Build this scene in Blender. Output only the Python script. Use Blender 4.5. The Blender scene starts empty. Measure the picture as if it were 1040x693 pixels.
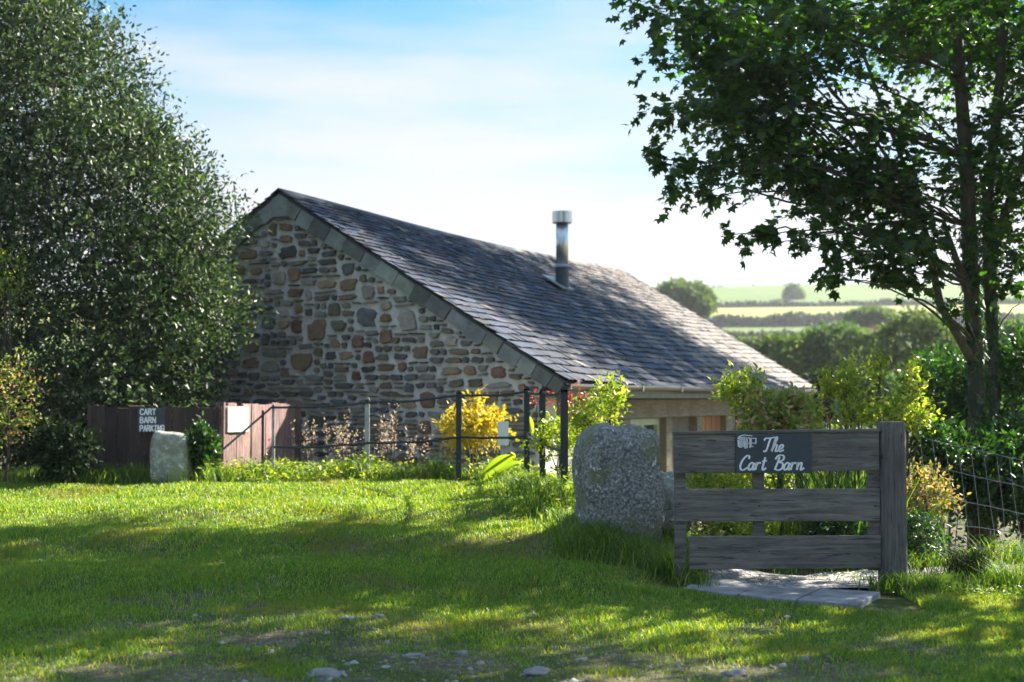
import bpy, math, random
import numpy as np
from math import sin, cos, tan, pi, radians, sqrt
from mathutils import Vector, Matrix
random.seed(7)
rng = np.random.default_rng(7)
SC = bpy.context.scene
COL = SC.collection

# ------------------------------------------------------------------ camera
F = 50.0 / 36.0 * 1040.0            # focal length in photograph pixels
CAMZ = 1.4
PITCH = math.atan((405 - 346.5) / F)
cam_d = bpy.data.cameras.new('camera'); cam = bpy.data.objects.new('camera', cam_d); COL.objects.link(cam)
cam_d.lens = 50; cam_d.sensor_width = 36; cam_d.clip_end = 5000; cam_d.clip_start = 0.1
cam.location = (0, 0, CAMZ); cam.rotation_euler = (radians(90) + PITCH, 0, 0)
cam_d.dof.use_dof = True; cam_d.dof.focus_distance = 10.6; cam_d.dof.aperture_fstop = 2.0
SC.camera = cam

# ------------------------------------------------------------------ sky, sun, exposure
SUN_AZ = radians(51)                # to the right of straight ahead
SUN_EL = radians(33)
w = bpy.data.worlds.new('World'); SC.world = w; w.use_nodes = True
nt = w.node_tree; nt.nodes.clear()
def N(t, **k):
    n = nt.nodes.new(t)
    for a, b in k.items(): setattr(n, a, b)
    return n
out = N('ShaderNodeOutputWorld'); bg = N('ShaderNodeBackground'); bg.inputs[1].default_value = 0.10
sky = N('ShaderNodeTexSky', sky_type='NISHITA'); sky.sun_disc = False
sky.sun_elevation = SUN_EL; sky.sun_rotation = SUN_AZ; sky.altitude = 50; sky.air_density = 1.0; sky.dust_density = 0.6; sky.ozone_density = 2.0
tc = N('ShaderNodeTexCoord'); sep = N('ShaderNodeSeparateXYZ'); nt.links.new(tc.outputs['Generated'], sep.inputs[0])
mp = N('ShaderNodeMapping'); mp.inputs['Scale'].default_value = (1.6, 1.6, 9.0); mp.inputs['Rotation'].default_value = (0, radians(-7), 0)
nt.links.new(tc.outputs['Generated'], mp.inputs[0])
nz = N('ShaderNodeTexNoise'); nz.inputs['Scale'].default_value = 2.4; nz.inputs['Detail'].default_value = 5; nz.inputs['Roughness'].default_value = 0.5
nt.links.new(mp.outputs[0], nz.inputs[0])
ad = N('ShaderNodeMath', operation='MULTIPLY_ADD'); nt.links.new(nz.outputs[0], ad.inputs[0]); ad.inputs[1].default_value = -0.28; nt.links.new(sep.outputs[2], ad.inputs[2])
mr = N('ShaderNodeMapRange', interpolation_type='SMOOTHSTEP'); nt.links.new(ad.outputs[0], mr.inputs[0])
mr.inputs[1].default_value = 0.0; mr.inputs[2].default_value = 0.195; mr.inputs[3].default_value = 1.0; mr.inputs[4].default_value = 0.0
tint = N('ShaderNodeMix', data_type='RGBA', blend_type='MULTIPLY'); tint.inputs[0].default_value = 1.0
nt.links.new(sky.outputs[0], tint.inputs[6]); tint.inputs[7].default_value = (0.06, 0.355, 0.46, 1)
mx = N('ShaderNodeMix', data_type='RGBA'); nt.links.new(mr.outputs[0], mx.inputs[0]); nt.links.new(tint.outputs[2], mx.inputs[6])
mx.inputs[7].default_value = (2.08, 2.17, 2.28, 1)
hi = N('ShaderNodeMapRange', interpolation_type='SMOOTHSTEP'); nt.links.new(sep.outputs[2], hi.inputs[0])      # unseen bright cloud overhead, added to raise the fill light
hi.inputs[1].default_value = 0.34; hi.inputs[2].default_value = 0.62; hi.inputs[3].default_value = 0.0; hi.inputs[4].default_value = 0.40
mh = N('ShaderNodeMix', data_type='RGBA'); nt.links.new(hi.outputs[0], mh.inputs[0]); nt.links.new(mx.outputs[2], mh.inputs[6]); mh.inputs[7].default_value = (3.2, 3.9, 5.0, 1)
nt.links.new(mh.outputs[2], bg.inputs[0]); nt.links.new(bg.outputs[0], out.inputs[0])

sd = bpy.data.lights.new('sun', 'SUN'); sd.energy = 5.0; sd.angle = radians(0.5); sd.color = (1.0, 0.93, 0.80)
sun = bpy.data.objects.new('sun', sd); COL.objects.link(sun)
SDIR = Vector((sin(SUN_AZ) * cos(SUN_EL), cos(SUN_AZ) * cos(SUN_EL), sin(SUN_EL)))   # towards the sun
sun.rotation_euler = SDIR.to_track_quat('Z', 'Y').to_euler(); sun.location = SDIR * 60
SC.view_settings.view_transform = 'Standard'; SC.view_settings.look = 'None'
SC.view_settings.exposure = 2.0; SC.view_settings.gamma = 1.0; SC.view_settings.use_curve_mapping = False
SC.cycles.max_bounces = 8; SC.cycles.transparent_max_bounces = 8; SC.cycles.transmission_bounces = 6
SC.cycles.volume_bounces = 0; SC.cycles.volume_step_rate = 10

# ------------------------------------------------------------------ helpers
def P(px, py, Y):
    """world point on the ray through a photograph pixel, at distance Y ahead"""
    u = (px - 520) / F; v = (346.5 - py) / F
    d = Vector((u, cos(PITCH) - v * sin(PITCH), sin(PITCH) + v * cos(PITCH)))
    t = Y / d.y
    return Vector((d.x * t, Y, CAMZ + d.z * t))
def tag(o, label=None, cat=None, group=None, kind=None):
    if label: o['label'] = label
    if cat: o['category'] = cat
    if group: o['group'] = group
    if kind: o['kind'] = kind
    return o
def empty(name, loc=(0, 0, 0), rz=0.0):
    o = bpy.data.objects.new(name, None); COL.objects.link(o); o.location = loc; o.rotation_euler = (0, 0, rz)
    o.empty_display_size = 0.2
    return o
def link_mesh(name, me, mat, parent=None):
    if mat is not None:
        for m in (mat if isinstance(mat, (list, tuple)) else [mat]): me.materials.append(m)
    o = bpy.data.objects.new(name, me); COL.objects.link(o)
    if parent is not None: o.parent = parent
    return o

class MB:
    """collects verts / faces / a colour per vertex, then builds ONE mesh"""
    def __init__(s): s.v = []; s.f = []; s.c = []; s.m = []
    def add(s, vs, fs, col=(1, 1, 1), mi=0):
        b = len(s.v); s.v.extend([tuple(p) for p in vs]); s.c.extend([col] * len(vs))
        s.f.extend([tuple(b + i for i in f) for f in fs]); s.m.extend([mi] * len(fs))
    def box(s, lo, hi, col=(1, 1, 1), M=None, jit=0.0, mi=0):
        x0, y0, z0 = lo; x1, y1, z1 = hi
        vs = [(x0,y0,z0),(x1,y0,z0),(x1,y1,z0),(x0,y1,z0),(x0,y0,z1),(x1,y0,z1),(x1,y1,z1),(x0,y1,z1)]
        if jit: vs = [tuple(a + random.uniform(-jit, jit) for a in p) for p in vs]
        if M is not None: vs = [tuple(M @ Vector(p)) for p in vs]
        s.add(vs, [(3,2,1,0),(4,5,6,7),(0,1,5,4),(1,2,6,5),(2,3,7,6),(3,0,4,7)], col, mi)
    def tube(s, pts, rad, n=8, col=(1, 1, 1), cap=True, mi=0, wob=0.0):
        pts = [Vector(p) for p in pts]
        if not hasattr(rad, '__len__'): rad = [rad] * len(pts)
        vs = []; fs = []
        up = Vector((0, 0, 1)); prev = None
        for i, p in enumerate(pts):
            t = (pts[min(i + 1, len(pts) - 1)] - pts[max(i - 1, 0)]).normalized()
            if prev is None:
                a = t.cross(up if abs(t.z) < 0.9 else Vector((1, 0, 0))).normalized()
            else:
                a = (prev - t * prev.dot(t)).normalized()
            prev = a; b = t.cross(a)
            for k in range(n):
                r = rad[i] * (1 + (random.uniform(-wob, wob) if wob else 0))
                an = 2 * pi * k / n
                vs.append(p + (a * cos(an) + b * sin(an)) * r)
        for i in range(len(pts) - 1):
            for k in range(n):
                fs.append((i*n+k, i*n+(k+1) % n, (i+1)*n+(k+1) % n, (i+1)*n+k))
        if cap:
            fs.append(tuple(range(n - 1, -1, -1))); fs.append(tuple(range((len(pts)-1)*n, len(pts)*n)))
        s.add(vs, fs, col, mi)
    def build(s, name, mat, parent=None, smooth=False, bevel=0.0):
        me = bpy.data.meshes.new(name); me.from_pydata(s.v, [], s.f)
        a = me.attributes.new('col', 'FLOAT_COLOR', 'POINT')
        arr = np.ones((len(s.v), 4), dtype=np.float32); arr[:, :3] = np.array(s.c, dtype=np.float32).reshape(-1, 3)
        a.data.foreach_set('color', arr.ravel())
        if smooth: me.polygons.foreach_set('use_smooth', [True] * len(me.polygons))
        me.polygons.foreach_set('material_index', s.m)
        me.update(); o = link_mesh(name, me, mat, parent)
        if bevel:
            md = o.modifiers.new('bevel', 'BEVEL'); md.width = bevel; md.segments = 2; md.limit_method = 'ANGLE'
        return o

def np_mesh(name, V, face_idx, mat, parent=None, rnd=None, smooth=False):
    """V (N,k,3) instances of a k-vertex template; face_idx list of tuples for the template"""
    n, k, _ = V.shape
    me = bpy.data.meshes.new(name)
    me.vertices.add(n * k); me.vertices.foreach_set('co', V.astype(np.float32).ravel())
    base = (np.arange(n) * k)[:, None]
    loops = np.concatenate([base + np.array(f)[None, :] for f in face_idx], axis=1).ravel().astype(np.int32)
    lens = np.tile(np.array([len(f) for f in face_idx]), n)
    starts = np.concatenate([[0], np.cumsum(lens)[:-1]]).astype(np.int32)
    me.loops.add(len(loops)); me.loops.foreach_set('vertex_index', loops)
    me.polygons.add(len(lens)); me.polygons.foreach_set('loop_start', starts); me.polygons.foreach_set('loop_total', lens.astype(np.int32))
    if smooth: me.polygons.foreach_set('use_smooth', np.ones(len(lens), dtype=bool))
    me.update(calc_edges=True)
    if rnd is not None:
        a = me.attributes.new('rnd', 'FLOAT', 'POINT'); a.data.foreach_set('value', np.repeat(rnd, k).astype(np.float32))
    return link_mesh(name, me, mat, parent)

def unit(a): return a / (np.linalg.norm(a, axis=-1, keepdims=True) + 1e-9)
# leaf templates: (u along the leaf, v across, w out of plane)
L_OVAL = (np.array([[0,0,0],[.35,.22,.04],[.75,.16,.0],[1,0,-.08],[.75,-.16,0],[.35,-.22,.04]]), [(0,1,2,3),(0,3,4,5)])
L_LONG = (np.array([[0,0,0],[.4,.1,.05],[1,0,-.15],[.4,-.1,.05]]), [(0,1,2,3)])
L_STAR = (np.array([[0,0,0],[.08,.30,.0],[-.02,.52,-.05],[.32,.40,.02],[.62,.55,-.1],[.58,.22,.02],[1.0,0,-.14],[.58,-.22,.02],[.62,-.55,-.1],[.32,-.40,.02],[-.02,-.52,-.05],[.08,-.30,0],[.35,0,.05]]),
          [(0,1,2,3,12),(12,3,4,5,6),(12,6,7,8,9),(12,9,10,11,0)])
def leaves(name, pos, dirs, nrm, size, tpl, mat, parent=None):
    T, faces = tpl
    d = unit(dirs); n_ = nrm - d * np.sum(nrm * d, axis=1, keepdims=True); n_ = unit(n_); s_ = np.cross(n_, d)
    sz = size[:, None, None]
    V = pos[:, None, :] + sz * (T[None, :, 0:1] * d[:, None, :] + T[None, :, 1:2] * s_[:, None, :] + T[None, :, 2:3] * n_[:, None, :])
    return np_mesh(name, V, faces, mat, parent, rnd=rng.random(len(pos)))
def twigs(starts, dirs, length, per, droop=0.15, spread=0.5, jl=0.35, flat=0.9):
    """leaf positions / directions / normals on twigs given by (S,3) starts and directions; returns twig end points as well"""
    S = len(starts); d = unit(dirs); L = length * (1 + jl * rng.standard_normal(S).clip(-1.5, 1.5))[:, None]
    t = (np.arange(per) + 0.5) / per
    t = t[None, :, None] * np.ones((S, per, 1))
    p = starts[:, None, :] + d[:, None, :] * t * L[:, None, :]
    p[..., 2] -= droop * (t[..., 0] ** 2) * L
    p += rng.normal(0, 0.012, p.shape)
    r = rng.standard_normal((S, per, 3)); r = unit(r)
    ld = d[:, None, :] * (1 - spread) + r * spread * 1.2
    ld[..., 2] -= droop
    nn = rng.standard_normal((S, per, 3)) * (1 - flat) * 2; nn[..., 2] += 1.0
    nn += r * 0.35
    ends = starts + d * L; ends[:, 2] -= droop * L[:, 0]
    return p.reshape(-1, 3), ld.reshape(-1, 3), nn.reshape(-1, 3), ends

# ---- materials
def newmat(name):
    m = bpy.data.materials.new(name); m.use_nodes = True; t = m.node_tree; t.nodes.clear()
    o = t.nodes.new('ShaderNodeOutputMaterial'); b = t.nodes.new('ShaderNodeBsdfPrincipled'); t.links.new(b.outputs[0], o.inputs[0])
    return m, t, b, o
def ramp(t, fac, stops):
    r = t.nodes.new('ShaderNodeValToRGB'); e = r.color_ramp.elements
    while len(e) < len(stops): e.new(0.5)
    for k, (p, c) in enumerate(stops): e[k].position = p; e[k].color = (*c, 1)
    t.links.new(fac, r.inputs[0]); return r.outputs[0]
def noise(t, scale, detail=4, rough=0.55, vec='Object', stretch=None, dist=0.0):
    c = t.nodes.new('ShaderNodeTexCoord'); n = t.nodes.new('ShaderNodeTexNoise')
    n.inputs['Scale'].default_value = scale; n.inputs['Detail'].default_value = detail; n.inputs['Roughness'].default_value = rough
    n.inputs['Distortion'].default_value = dist
    src = c.outputs[vec]
    if stretch:
        mp = t.nodes.new('ShaderNodeMapping'); mp.inputs['Scale'].default_value = stretch; t.links.new(src, mp.inputs[0]); src = mp.outputs[0]
    t.links.new(src, n.inputs[0]); return n.outputs[0]
def mixc(t, fac, a, b, mode='MIX'):
    m = t.nodes.new('ShaderNodeMix'); m.data_type = 'RGBA'; m.blend_type = mode
    for sock, val in ((0, fac), (6, a), (7, b)):
        if isinstance(val, (int, float)): m.inputs[sock].default_value = val
        elif isinstance(val, tuple): m.inputs[sock].default_value = (*val, 1)
        else: t.links.new(val, m.inputs[sock])
    return m.outputs[2]
def bump(t, b, h, strength=0.4, dist=0.02):
    n = t.nodes.new('ShaderNodeBump'); n.inputs['Strength'].default_value = strength; n.inputs['Distance'].default_value = dist
    t.links.new(h, n.inputs['Height']); t.links.new(n.outputs[0], b.inputs['Normal'])
def attr(t, name, sock='Color'):
    a = t.nodes.new('ShaderNodeAttribute'); a.attribute_name = name; return a.outputs[sock]
def mrange(t, v, a, b, c=0.0, d=1.0):
    m = t.nodes.new('ShaderNodeMapRange'); m.interpolation_type = 'SMOOTHSTEP'
    m.inputs[1].default_value = a; m.inputs[2].default_value = b; m.inputs[3].default_value = c; m.inputs[4].default_value = d
    t.links.new(v, m.inputs[0]); return m.outputs[0]
def leaf_mat(name, stops, rough=0.45, trans=0.4, tcol=(1.6, 1.9, 0.6), spec=0.5, patch=0.0, patch_col=(0.2, 0.17, 0.05)):
    m, t, b, o = newmat(name)
    c = ramp(t, attr(t, 'rnd', 'Fac'), stops)
    if patch: c = mixc(t, mrange(t, noise(t, patch, 3), 0.5, 0.68), c, patch_col)
    t.links.new(c, b.inputs['Base Color']); b.inputs['Roughness'].default_value = rough; b.inputs['Specular IOR Level'].default_value = spec
    tr = t.nodes.new('ShaderNodeBsdfTranslucent'); t.links.new(mixc(t, 1.0, c, tcol, 'MULTIPLY'), tr.inputs[0])
    mx = t.nodes.new('ShaderNodeMixShader'); mx.inputs[0].default_value = trans
    t.links.new(b.outputs[0], mx.inputs[1]); t.links.new(tr.outputs[0], mx.inputs[2]); t.links.new(mx.outputs[0], o.inputs[0])
    return m
def simple(name, col, rough=0.6, metal=0.0, var=0.25, scale=8.0, bmp=0.2, stretch=None, useattr=False, spec=0.5):
    m, t, b, o = newmat(name)
    n = noise(t, scale, 5, 0.6, stretch=stretch)
    lo = tuple(c * (1 - var) for c in col); hi = tuple(c * (1 + var) for c in col)
    c = ramp(t, n, [(0.3, lo), (0.7, hi)])
    if useattr: c = mixc(t, 1.0, c, attr(t, 'col'), 'MULTIPLY')
    t.links.new(c, b.inputs['Base Color']); b.inputs['Roughness'].default_value = rough; b.inputs['Metallic'].default_value = metal
    b.inputs['Specular IOR Level'].default_value = spec
    if bmp: bump(t, b, n, bmp, 0.01)
    return m

# stone blocks in the gable
def m_stone():
    m, t, b, o = newmat('rubble stone')
    n = noise(t, 9, 6, 0.65); n2 = noise(t, 2.2, 3)
    c = mixc(t, 1.0, attr(t, 'col'), ramp(t, n, [(0.25, (0.55, 0.55, 0.56)), (0.75, (1.45, 1.4, 1.38))]), 'MULTIPLY')
    c = mixc(t, mrange(t, noise(t, 22, 4), 0.6, 0.72, 0, 0.55), c, (0.26, 0.27, 0.24))
    t.links.new(c, b.inputs['Base Color']); b.inputs['Roughness'].default_value = 0.9; bump(t, b, n, 0.7, 0.02); return m
def m_mortar():
    m, t, b, o = newmat('lime mortar')
    n = noise(t, 12, 6, 0.7); c = ramp(t, n, [(0.3, (0.52, 0.52, 0.52)), (0.7, (0.80, 0.79, 0.77))])
    t.links.new(c, b.inputs['Base Color']); b.inputs['Roughness'].default_value = 0.95; bump(t, b, n, 0.8, 0.03); return m
def m_slate():
    m, t, b, o = newmat('roof slate')
    n = noise(t, 7, 5, 0.6); c = mixc(t, 1.0, attr(t, 'col'), ramp(t, n, [(0.3, (0.7, 0.7, 0.7)), (0.7, (1.3, 1.3, 1.3))]), 'MULTIPLY')
    # sun dapple painted as pale patches, more towards the far end (object Y)
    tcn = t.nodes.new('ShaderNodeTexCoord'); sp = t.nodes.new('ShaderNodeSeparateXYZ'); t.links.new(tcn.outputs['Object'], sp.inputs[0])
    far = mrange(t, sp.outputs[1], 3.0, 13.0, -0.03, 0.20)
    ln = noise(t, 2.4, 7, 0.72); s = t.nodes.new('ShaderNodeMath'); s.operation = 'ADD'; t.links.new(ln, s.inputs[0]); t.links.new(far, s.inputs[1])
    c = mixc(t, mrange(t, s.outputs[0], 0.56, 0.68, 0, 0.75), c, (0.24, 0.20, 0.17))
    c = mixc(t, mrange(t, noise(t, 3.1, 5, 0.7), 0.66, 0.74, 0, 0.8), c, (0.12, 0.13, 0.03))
    t.links.new(c, b.inputs['Base Color']); b.inputs['Roughness'].default_value = 0.75; b.inputs['Specular IOR Level'].default_value = 0.22
    bump(t, b, n, 0.25, 0.01); return m
def m_wood(name, lo, hi, grain=(1, 14, 14), scale=3.0, rough=0.8, moss=True):
    m, t, b, o = newmat(name)
    n = noise(t, scale, 8, 0.7, stretch=grain, dist=0.6); n2 = noise(t, 2.5, 4)
    c = ramp(t, n, [(0.28, tuple(x * 0.45 for x in lo)), (0.45, lo), (0.75, hi)])
    c = mixc(t, mrange(t, n2, 0.4, 0.75, 0, 0.6), c, tuple(x * 0.55 for x in lo))
    if moss: c = mixc(t, mrange(t, noise(t, 6, 5, 0.65), 0.6, 0.75, 0, 0.7), c, (0.13, 0.13, 0.06))
    c = mixc(t, 1.0, c, attr(t, 'col'), 'MULTIPLY')
    c = mixc(t, mrange(t, noise(t, scale * 1.7, 3, 0.5, stretch=grain, dist=1.2), 0.60, 0.66, 0, 0.75), c, tuple(x * 0.22 for x in lo))
    t.links.new(c, b.inputs['Base Color']); b.inputs['Roughness'].default_value = rough; bump(t, b, n, 0.8, 0.012); return m
def m_granite(name='speckled granite', lo=(0.12, 0.13, 0.13), hi=(0.62, 0.62, 0.6), sc=26, green=(0.16, 0.17, 0.07)):
    m, t, b, o = newmat(name)
    n = noise(t, sc, 8, 0.75); big = noise(t, 3.0, 4, 0.6); lich = noise(t, 11, 6, 0.7)
    c = ramp(t, n, [(0.40, lo), (0.50, tuple((a + c2) / 2.4 for a, c2 in zip(lo, hi))), (0.60, hi)])
    c = mixc(t, mrange(t, big, 0.48, 0.62, 0, 0.75), c, green)
    c = mixc(t, mrange(t, noise(t, 5.5, 6, 0.7, dist=1.5), 0.60, 0.66, 0, 0.7), c, (0.06, 0.055, 0.045))
    c = mixc(t, mrange(t, lich, 0.60, 0.66, 0, 0.9), c, (0.72, 0.72, 0.68))
    t.links.new(c, b.inputs['Base Color']); b.inputs['Roughness'].default_value = 0.9; bump(t, b, lich, 0.9, 0.03); return m
def m_ground():
    m, t, b, o = newmat('soil and turf')
    n = noise(t, 1.3, 6, 0.65); n2 = noise(t, 22, 6, 0.7)
    soil = ramp(t, n2, [(0.3, (0.07, 0.05, 0.03)), (0.55, (0.16, 0.13, 0.09)), (0.72, (0.34, 0.31, 0.27))])
    turf = ramp(t, n2, [(0.3, (0.045, 0.05, 0.02)), (0.7, (0.09, 0.12, 0.03))])
    c = mixc(t, mrange(t, n, 0.40, 0.60), soil, turf)
    t.links.new(c, b.inputs['Base Color']); b.inputs['Roughness'].default_value = 1.0; b.inputs['Specular IOR Level'].default_value = 0.1; bump(t, b, n2, 0.7, 0.03); return m
def m_gravel():
    m, t, b, o = newmat('pale gravel')
    c0 = t.nodes.new('ShaderNodeTexCoord'); v = t.nodes.new('ShaderNodeTexVoronoi'); v.inputs['Scale'].default_value = 38; t.links.new(c0.outputs['Object'], v.inputs[0])
    sp = t.nodes.new('ShaderNodeSeparateColor'); t.links.new(v.outputs['Color'], sp.inputs[0])
    c = ramp(t, sp.outputs[0], [(0.0, (0.12, 0.11, 0.10)), (0.5, (0.3, 0.28, 0.27)), (1, (0.5, 0.48, 0.46))])
    c = mixc(t, mrange(t, noise(t, 1.5, 5), 0.5, 0.7, 0, 0.6), c, (0.08, 0.07, 0.05))
    t.links.new(c, b.inputs['Base Color']); b.inputs['Roughness'].default_value = 0.9; bump(t, b, v.outputs['Distance'], 0.8, 0.02); return m
def m_field(name, a, b_, sc=0.02):
    m, t, b, o = newmat(name)
    c = ramp(t, noise(t, sc, 5, 0.6, stretch=(1, 2.5, 1)), [(0.3, a), (0.7, b_)])
    t.links.new(c, b.inputs['Base Color']); b.inputs['Roughness'].default_value = 1.0; b.inputs['Specular IOR Level'].default_value = 0.1; return m

M = dict(
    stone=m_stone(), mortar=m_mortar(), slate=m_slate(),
    verge=simple('grey green verge slate', (0.17, 0.182, 0.177), 0.7, var=0.35, scale=5, useattr=True),
    gatewood=m_wood('weathered grey gate board', (0.125, 0.112, 0.095), (0.29, 0.26, 0.225), grain=(1, 10, 13), scale=2.2),
    postwood=m_wood('weathered grey post wood', (0.095, 0.085, 0.075), (0.22, 0.195, 0.165), grain=(16, 16, 1)),
    redwood=m_wood('red brown stained plank', (0.13, 0.078, 0.068), (0.30, 0.19, 0.18), grain=(14, 14, 1), moss=False),
    orange=m_wood('orange timber boards', (0.33, 0.14, 0.05), (0.52, 0.25, 0.10), grain=(10, 10, 1), moss=False),
    oak=m_wood('grey brown oak beam', (0.20, 0.165, 0.12), (0.34, 0.29, 0.22), grain=(14, 1, 14), moss=False),
    granite=m_granite(lo=(0.07, 0.075, 0.075), hi=(0.38, 0.375, 0.35), sc=42), granite2=m_granite('mossy granite', (0.22, 0.22, 0.18), (0.42, 0.42, 0.36), 14, (0.24, 0.26, 0.10)),
    ground=m_ground(), gravel=m_gravel(),
    slab=simple('pale paving slab', (0.25, 0.235, 0.24), 0.9, var=0.45, scale=6, bmp=0.4),
    iron=simple('dark blue black painted iron', (0.014, 0.020, 0.030), 0.45, var=0.2, scale=20),
    zinc=simple('weathered pale metal', (0.34, 0.34, 0.34), 0.55, var=0.35, scale=14),
    steel=simple('brushed stainless steel', (0.62, 0.62, 0.60), 0.38, metal=1.0, var=0.06, scale=3, bmp=0.0),
    flueblack=simple('blue black flashing', (0.03, 0.05, 0.07), 0.5, var=0.2, scale=10),
    lead=simple('lead flashing', (0.25, 0.27, 0.29), 0.5, var=0.2, scale=10),
    gutter=simple('grey brown gutter', (0.17, 0.16, 0.15), 0.4, var=0.15, scale=6),
    fascia=simple('grey green fascia', (0.20, 0.215, 0.185), 0.7, var=0.2, scale=6),
    frame=simple('pale green window frame', (0.42, 0.50, 0.36), 0.5, var=0.1, scale=6),
    signboard=simple('dark slate sign board', (0.030, 0.045, 0.058), 0.5, var=0.25, scale=9),
    white=simple('white sign paint', (0.78, 0.79, 0.80), 0.6, var=0.05, scale=9, bmp=0),
    paleboard=simple('faded cream board', (0.60, 0.58, 0.52), 0.7, var=0.12, scale=14),
    wire=simple('galvanised wire', (0.20, 0.21, 0.22), 0.4, metal=0.6, var=0.2, scale=30, bmp=0),
    bark=simple('grey brown bark', (0.075, 0.065, 0.05), 0.95, var=0.5, scale=7, bmp=0.9, stretch=(3, 3, 0.7)),
    twig=simple('thin brown twig', (0.09, 0.07, 0.05), 0.9, var=0.3, scale=20, bmp=0),
    whitestone=simple('pale field stone', (0.21, 0.205, 0.195), 0.9, var=0.3, scale=18, bmp=0.6),
    # leaves
    sycamore=leaf_mat('broad maple leaf', [(0, (0.012, 0.033, 0.015)), (0.6, (0.025, 0.062, 0.018)), (1, (0.055, 0.10, 0.018))], 0.42, 0.45, (2.4, 3.2, 0.5)),
    holly=leaf_mat('glossy evergreen leaf', [(0, (0.012, 0.026, 0.014)), (0.5, (0.028, 0.052, 0.024)), (0.85, (0.10, 0.135, 0.065)), (1, (0.21, 0.235, 0.13))], 0.5, 0.2, (1.5, 1.9, 0.7), 0.4),
    far=leaf_mat('far tree leaf', [(0, (0.05, 0.09, 0.04)), (0.6, (0.10, 0.155, 0.065)), (1, (0.18, 0.22, 0.09))], 0.6, 0.3),
    far2=leaf_mat('far light tree leaf', [(0, (0.06, 0.10, 0.04)), (0.6, (0.11, 0.15, 0.05)), (1, (0.17, 0.19, 0.07))], 0.6, 0.3),
    rust=leaf_mat('autumn orange leaf', [(0, (0.16, 0.10, 0.04)), (0.6, (0.26, 0.15, 0.06)), (1, (0.30, 0.22, 0.10))], 0.6, 0.3, (1.4, 1.2, 0.7)),
    hedge=leaf_mat('dark hedge leaf', [(0, (0.010, 0.02, 0.010)), (0.7, (0.02, 0.038, 0.014)), (1, (0.04, 0.055, 0.02))], 0.8, 0.1, spec=0.2),
    yellow=leaf_mat('bright yellow leaf', [(0, (0.38, 0.30, 0.02)), (0.6, (0.58, 0.46, 0.04)), (1, (0.70, 0.60, 0.12))], 0.5, 0.4, (1.3, 1.25, 0.5)),
    lime=leaf_mat('yellow green leaf', [(0, (0.12, 0.20, 0.02)), (0.6, (0.28, 0.36, 0.04)), (1, (0.55, 0.48, 0.12))], 0.45, 0.45, (1.4, 1.5, 0.5)),
    roseleaf=leaf_mat('green leaf with pink tips', [(0, (0.10, 0.19, 0.03)), (0.55, (0.28, 0.36, 0.06)), (0.72, (0.34, 0.34, 0.12)), (0.86, (0.42, 0.24, 0.17)), (1, (0.5, 0.3, 0.24))], 0.5, 0.4, (1.4, 1.3, 0.6)),
    red=leaf_mat('red leaf', [(0, (0.16, 0.02, 0.015)), (0.6, (0.32, 0.05, 0.03)), (1, (0.30, 0.14, 0.05))], 0.5, 0.35, (1.5, 1.0, 0.8)),
    peach=leaf_mat('peach tipped leaf', [(0, (0.10, 0.14, 0.02)), (0.5, (0.26, 0.27, 0.05)), (0.75, (0.45, 0.3, 0.16)), (1, (0.55, 0.4, 0.25))], 0.5, 0.4, (1.4, 1.3, 0.6)),
    dark=leaf_mat('dark green leaf', [(0, (0.015, 0.04, 0.012)), (0.6, (0.03, 0.075, 0.018)), (1, (0.07, 0.13, 0.03))], 0.45, 0.3, (1.6, 2.2, 0.5)),
    seed=leaf_mat('dry pink seed head', [(0, (0.36, 0.26, 0.20)), (0.6, (0.58, 0.46, 0.36)), (1, (0.66, 0.56, 0.42))], 0.8, 0.3, (1.2, 1.1, 0.9)),
    grass=leaf_mat('lawn grass', [(0, (0.045, 0.13, 0.016)), (0.5, (0.105, 0.24, 0.022)), (0.88, (0.20, 0.33, 0.035)), (1, (0.38, 0.38, 0.13))], 0.45, 0.45, (2.6, 1.9, 0.5), 0.5, patch=1.1, patch_col=(0.14, 0.20, 0.03)),
    tall=leaf_mat('tall verge grass', [(0, (0.045, 0.10, 0.012)), (0.55, (0.10, 0.19, 0.02)), (0.9, (0.22, 0.28, 0.05)), (1, (0.40, 0.36, 0.18))], 0.5, 0.45, (1.6, 1.7, 0.5)),
    strap=leaf_mat('broad bright strap leaf', [(0, (0.20, 0.32, 0.03)), (1, (0.36, 0.42, 0.05))], 0.4, 0.5, (1.5, 1.5, 0.4)),
)
m, t, b, o = newmat('window glass'); b.inputs['Base Color'].default_value = (0.03, 0.05, 0.05, 1); b.inputs['Roughness'].default_value = 0.05; b.inputs['Specular IOR Level'].default_value = 0.9; M['glass'] = m

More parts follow.
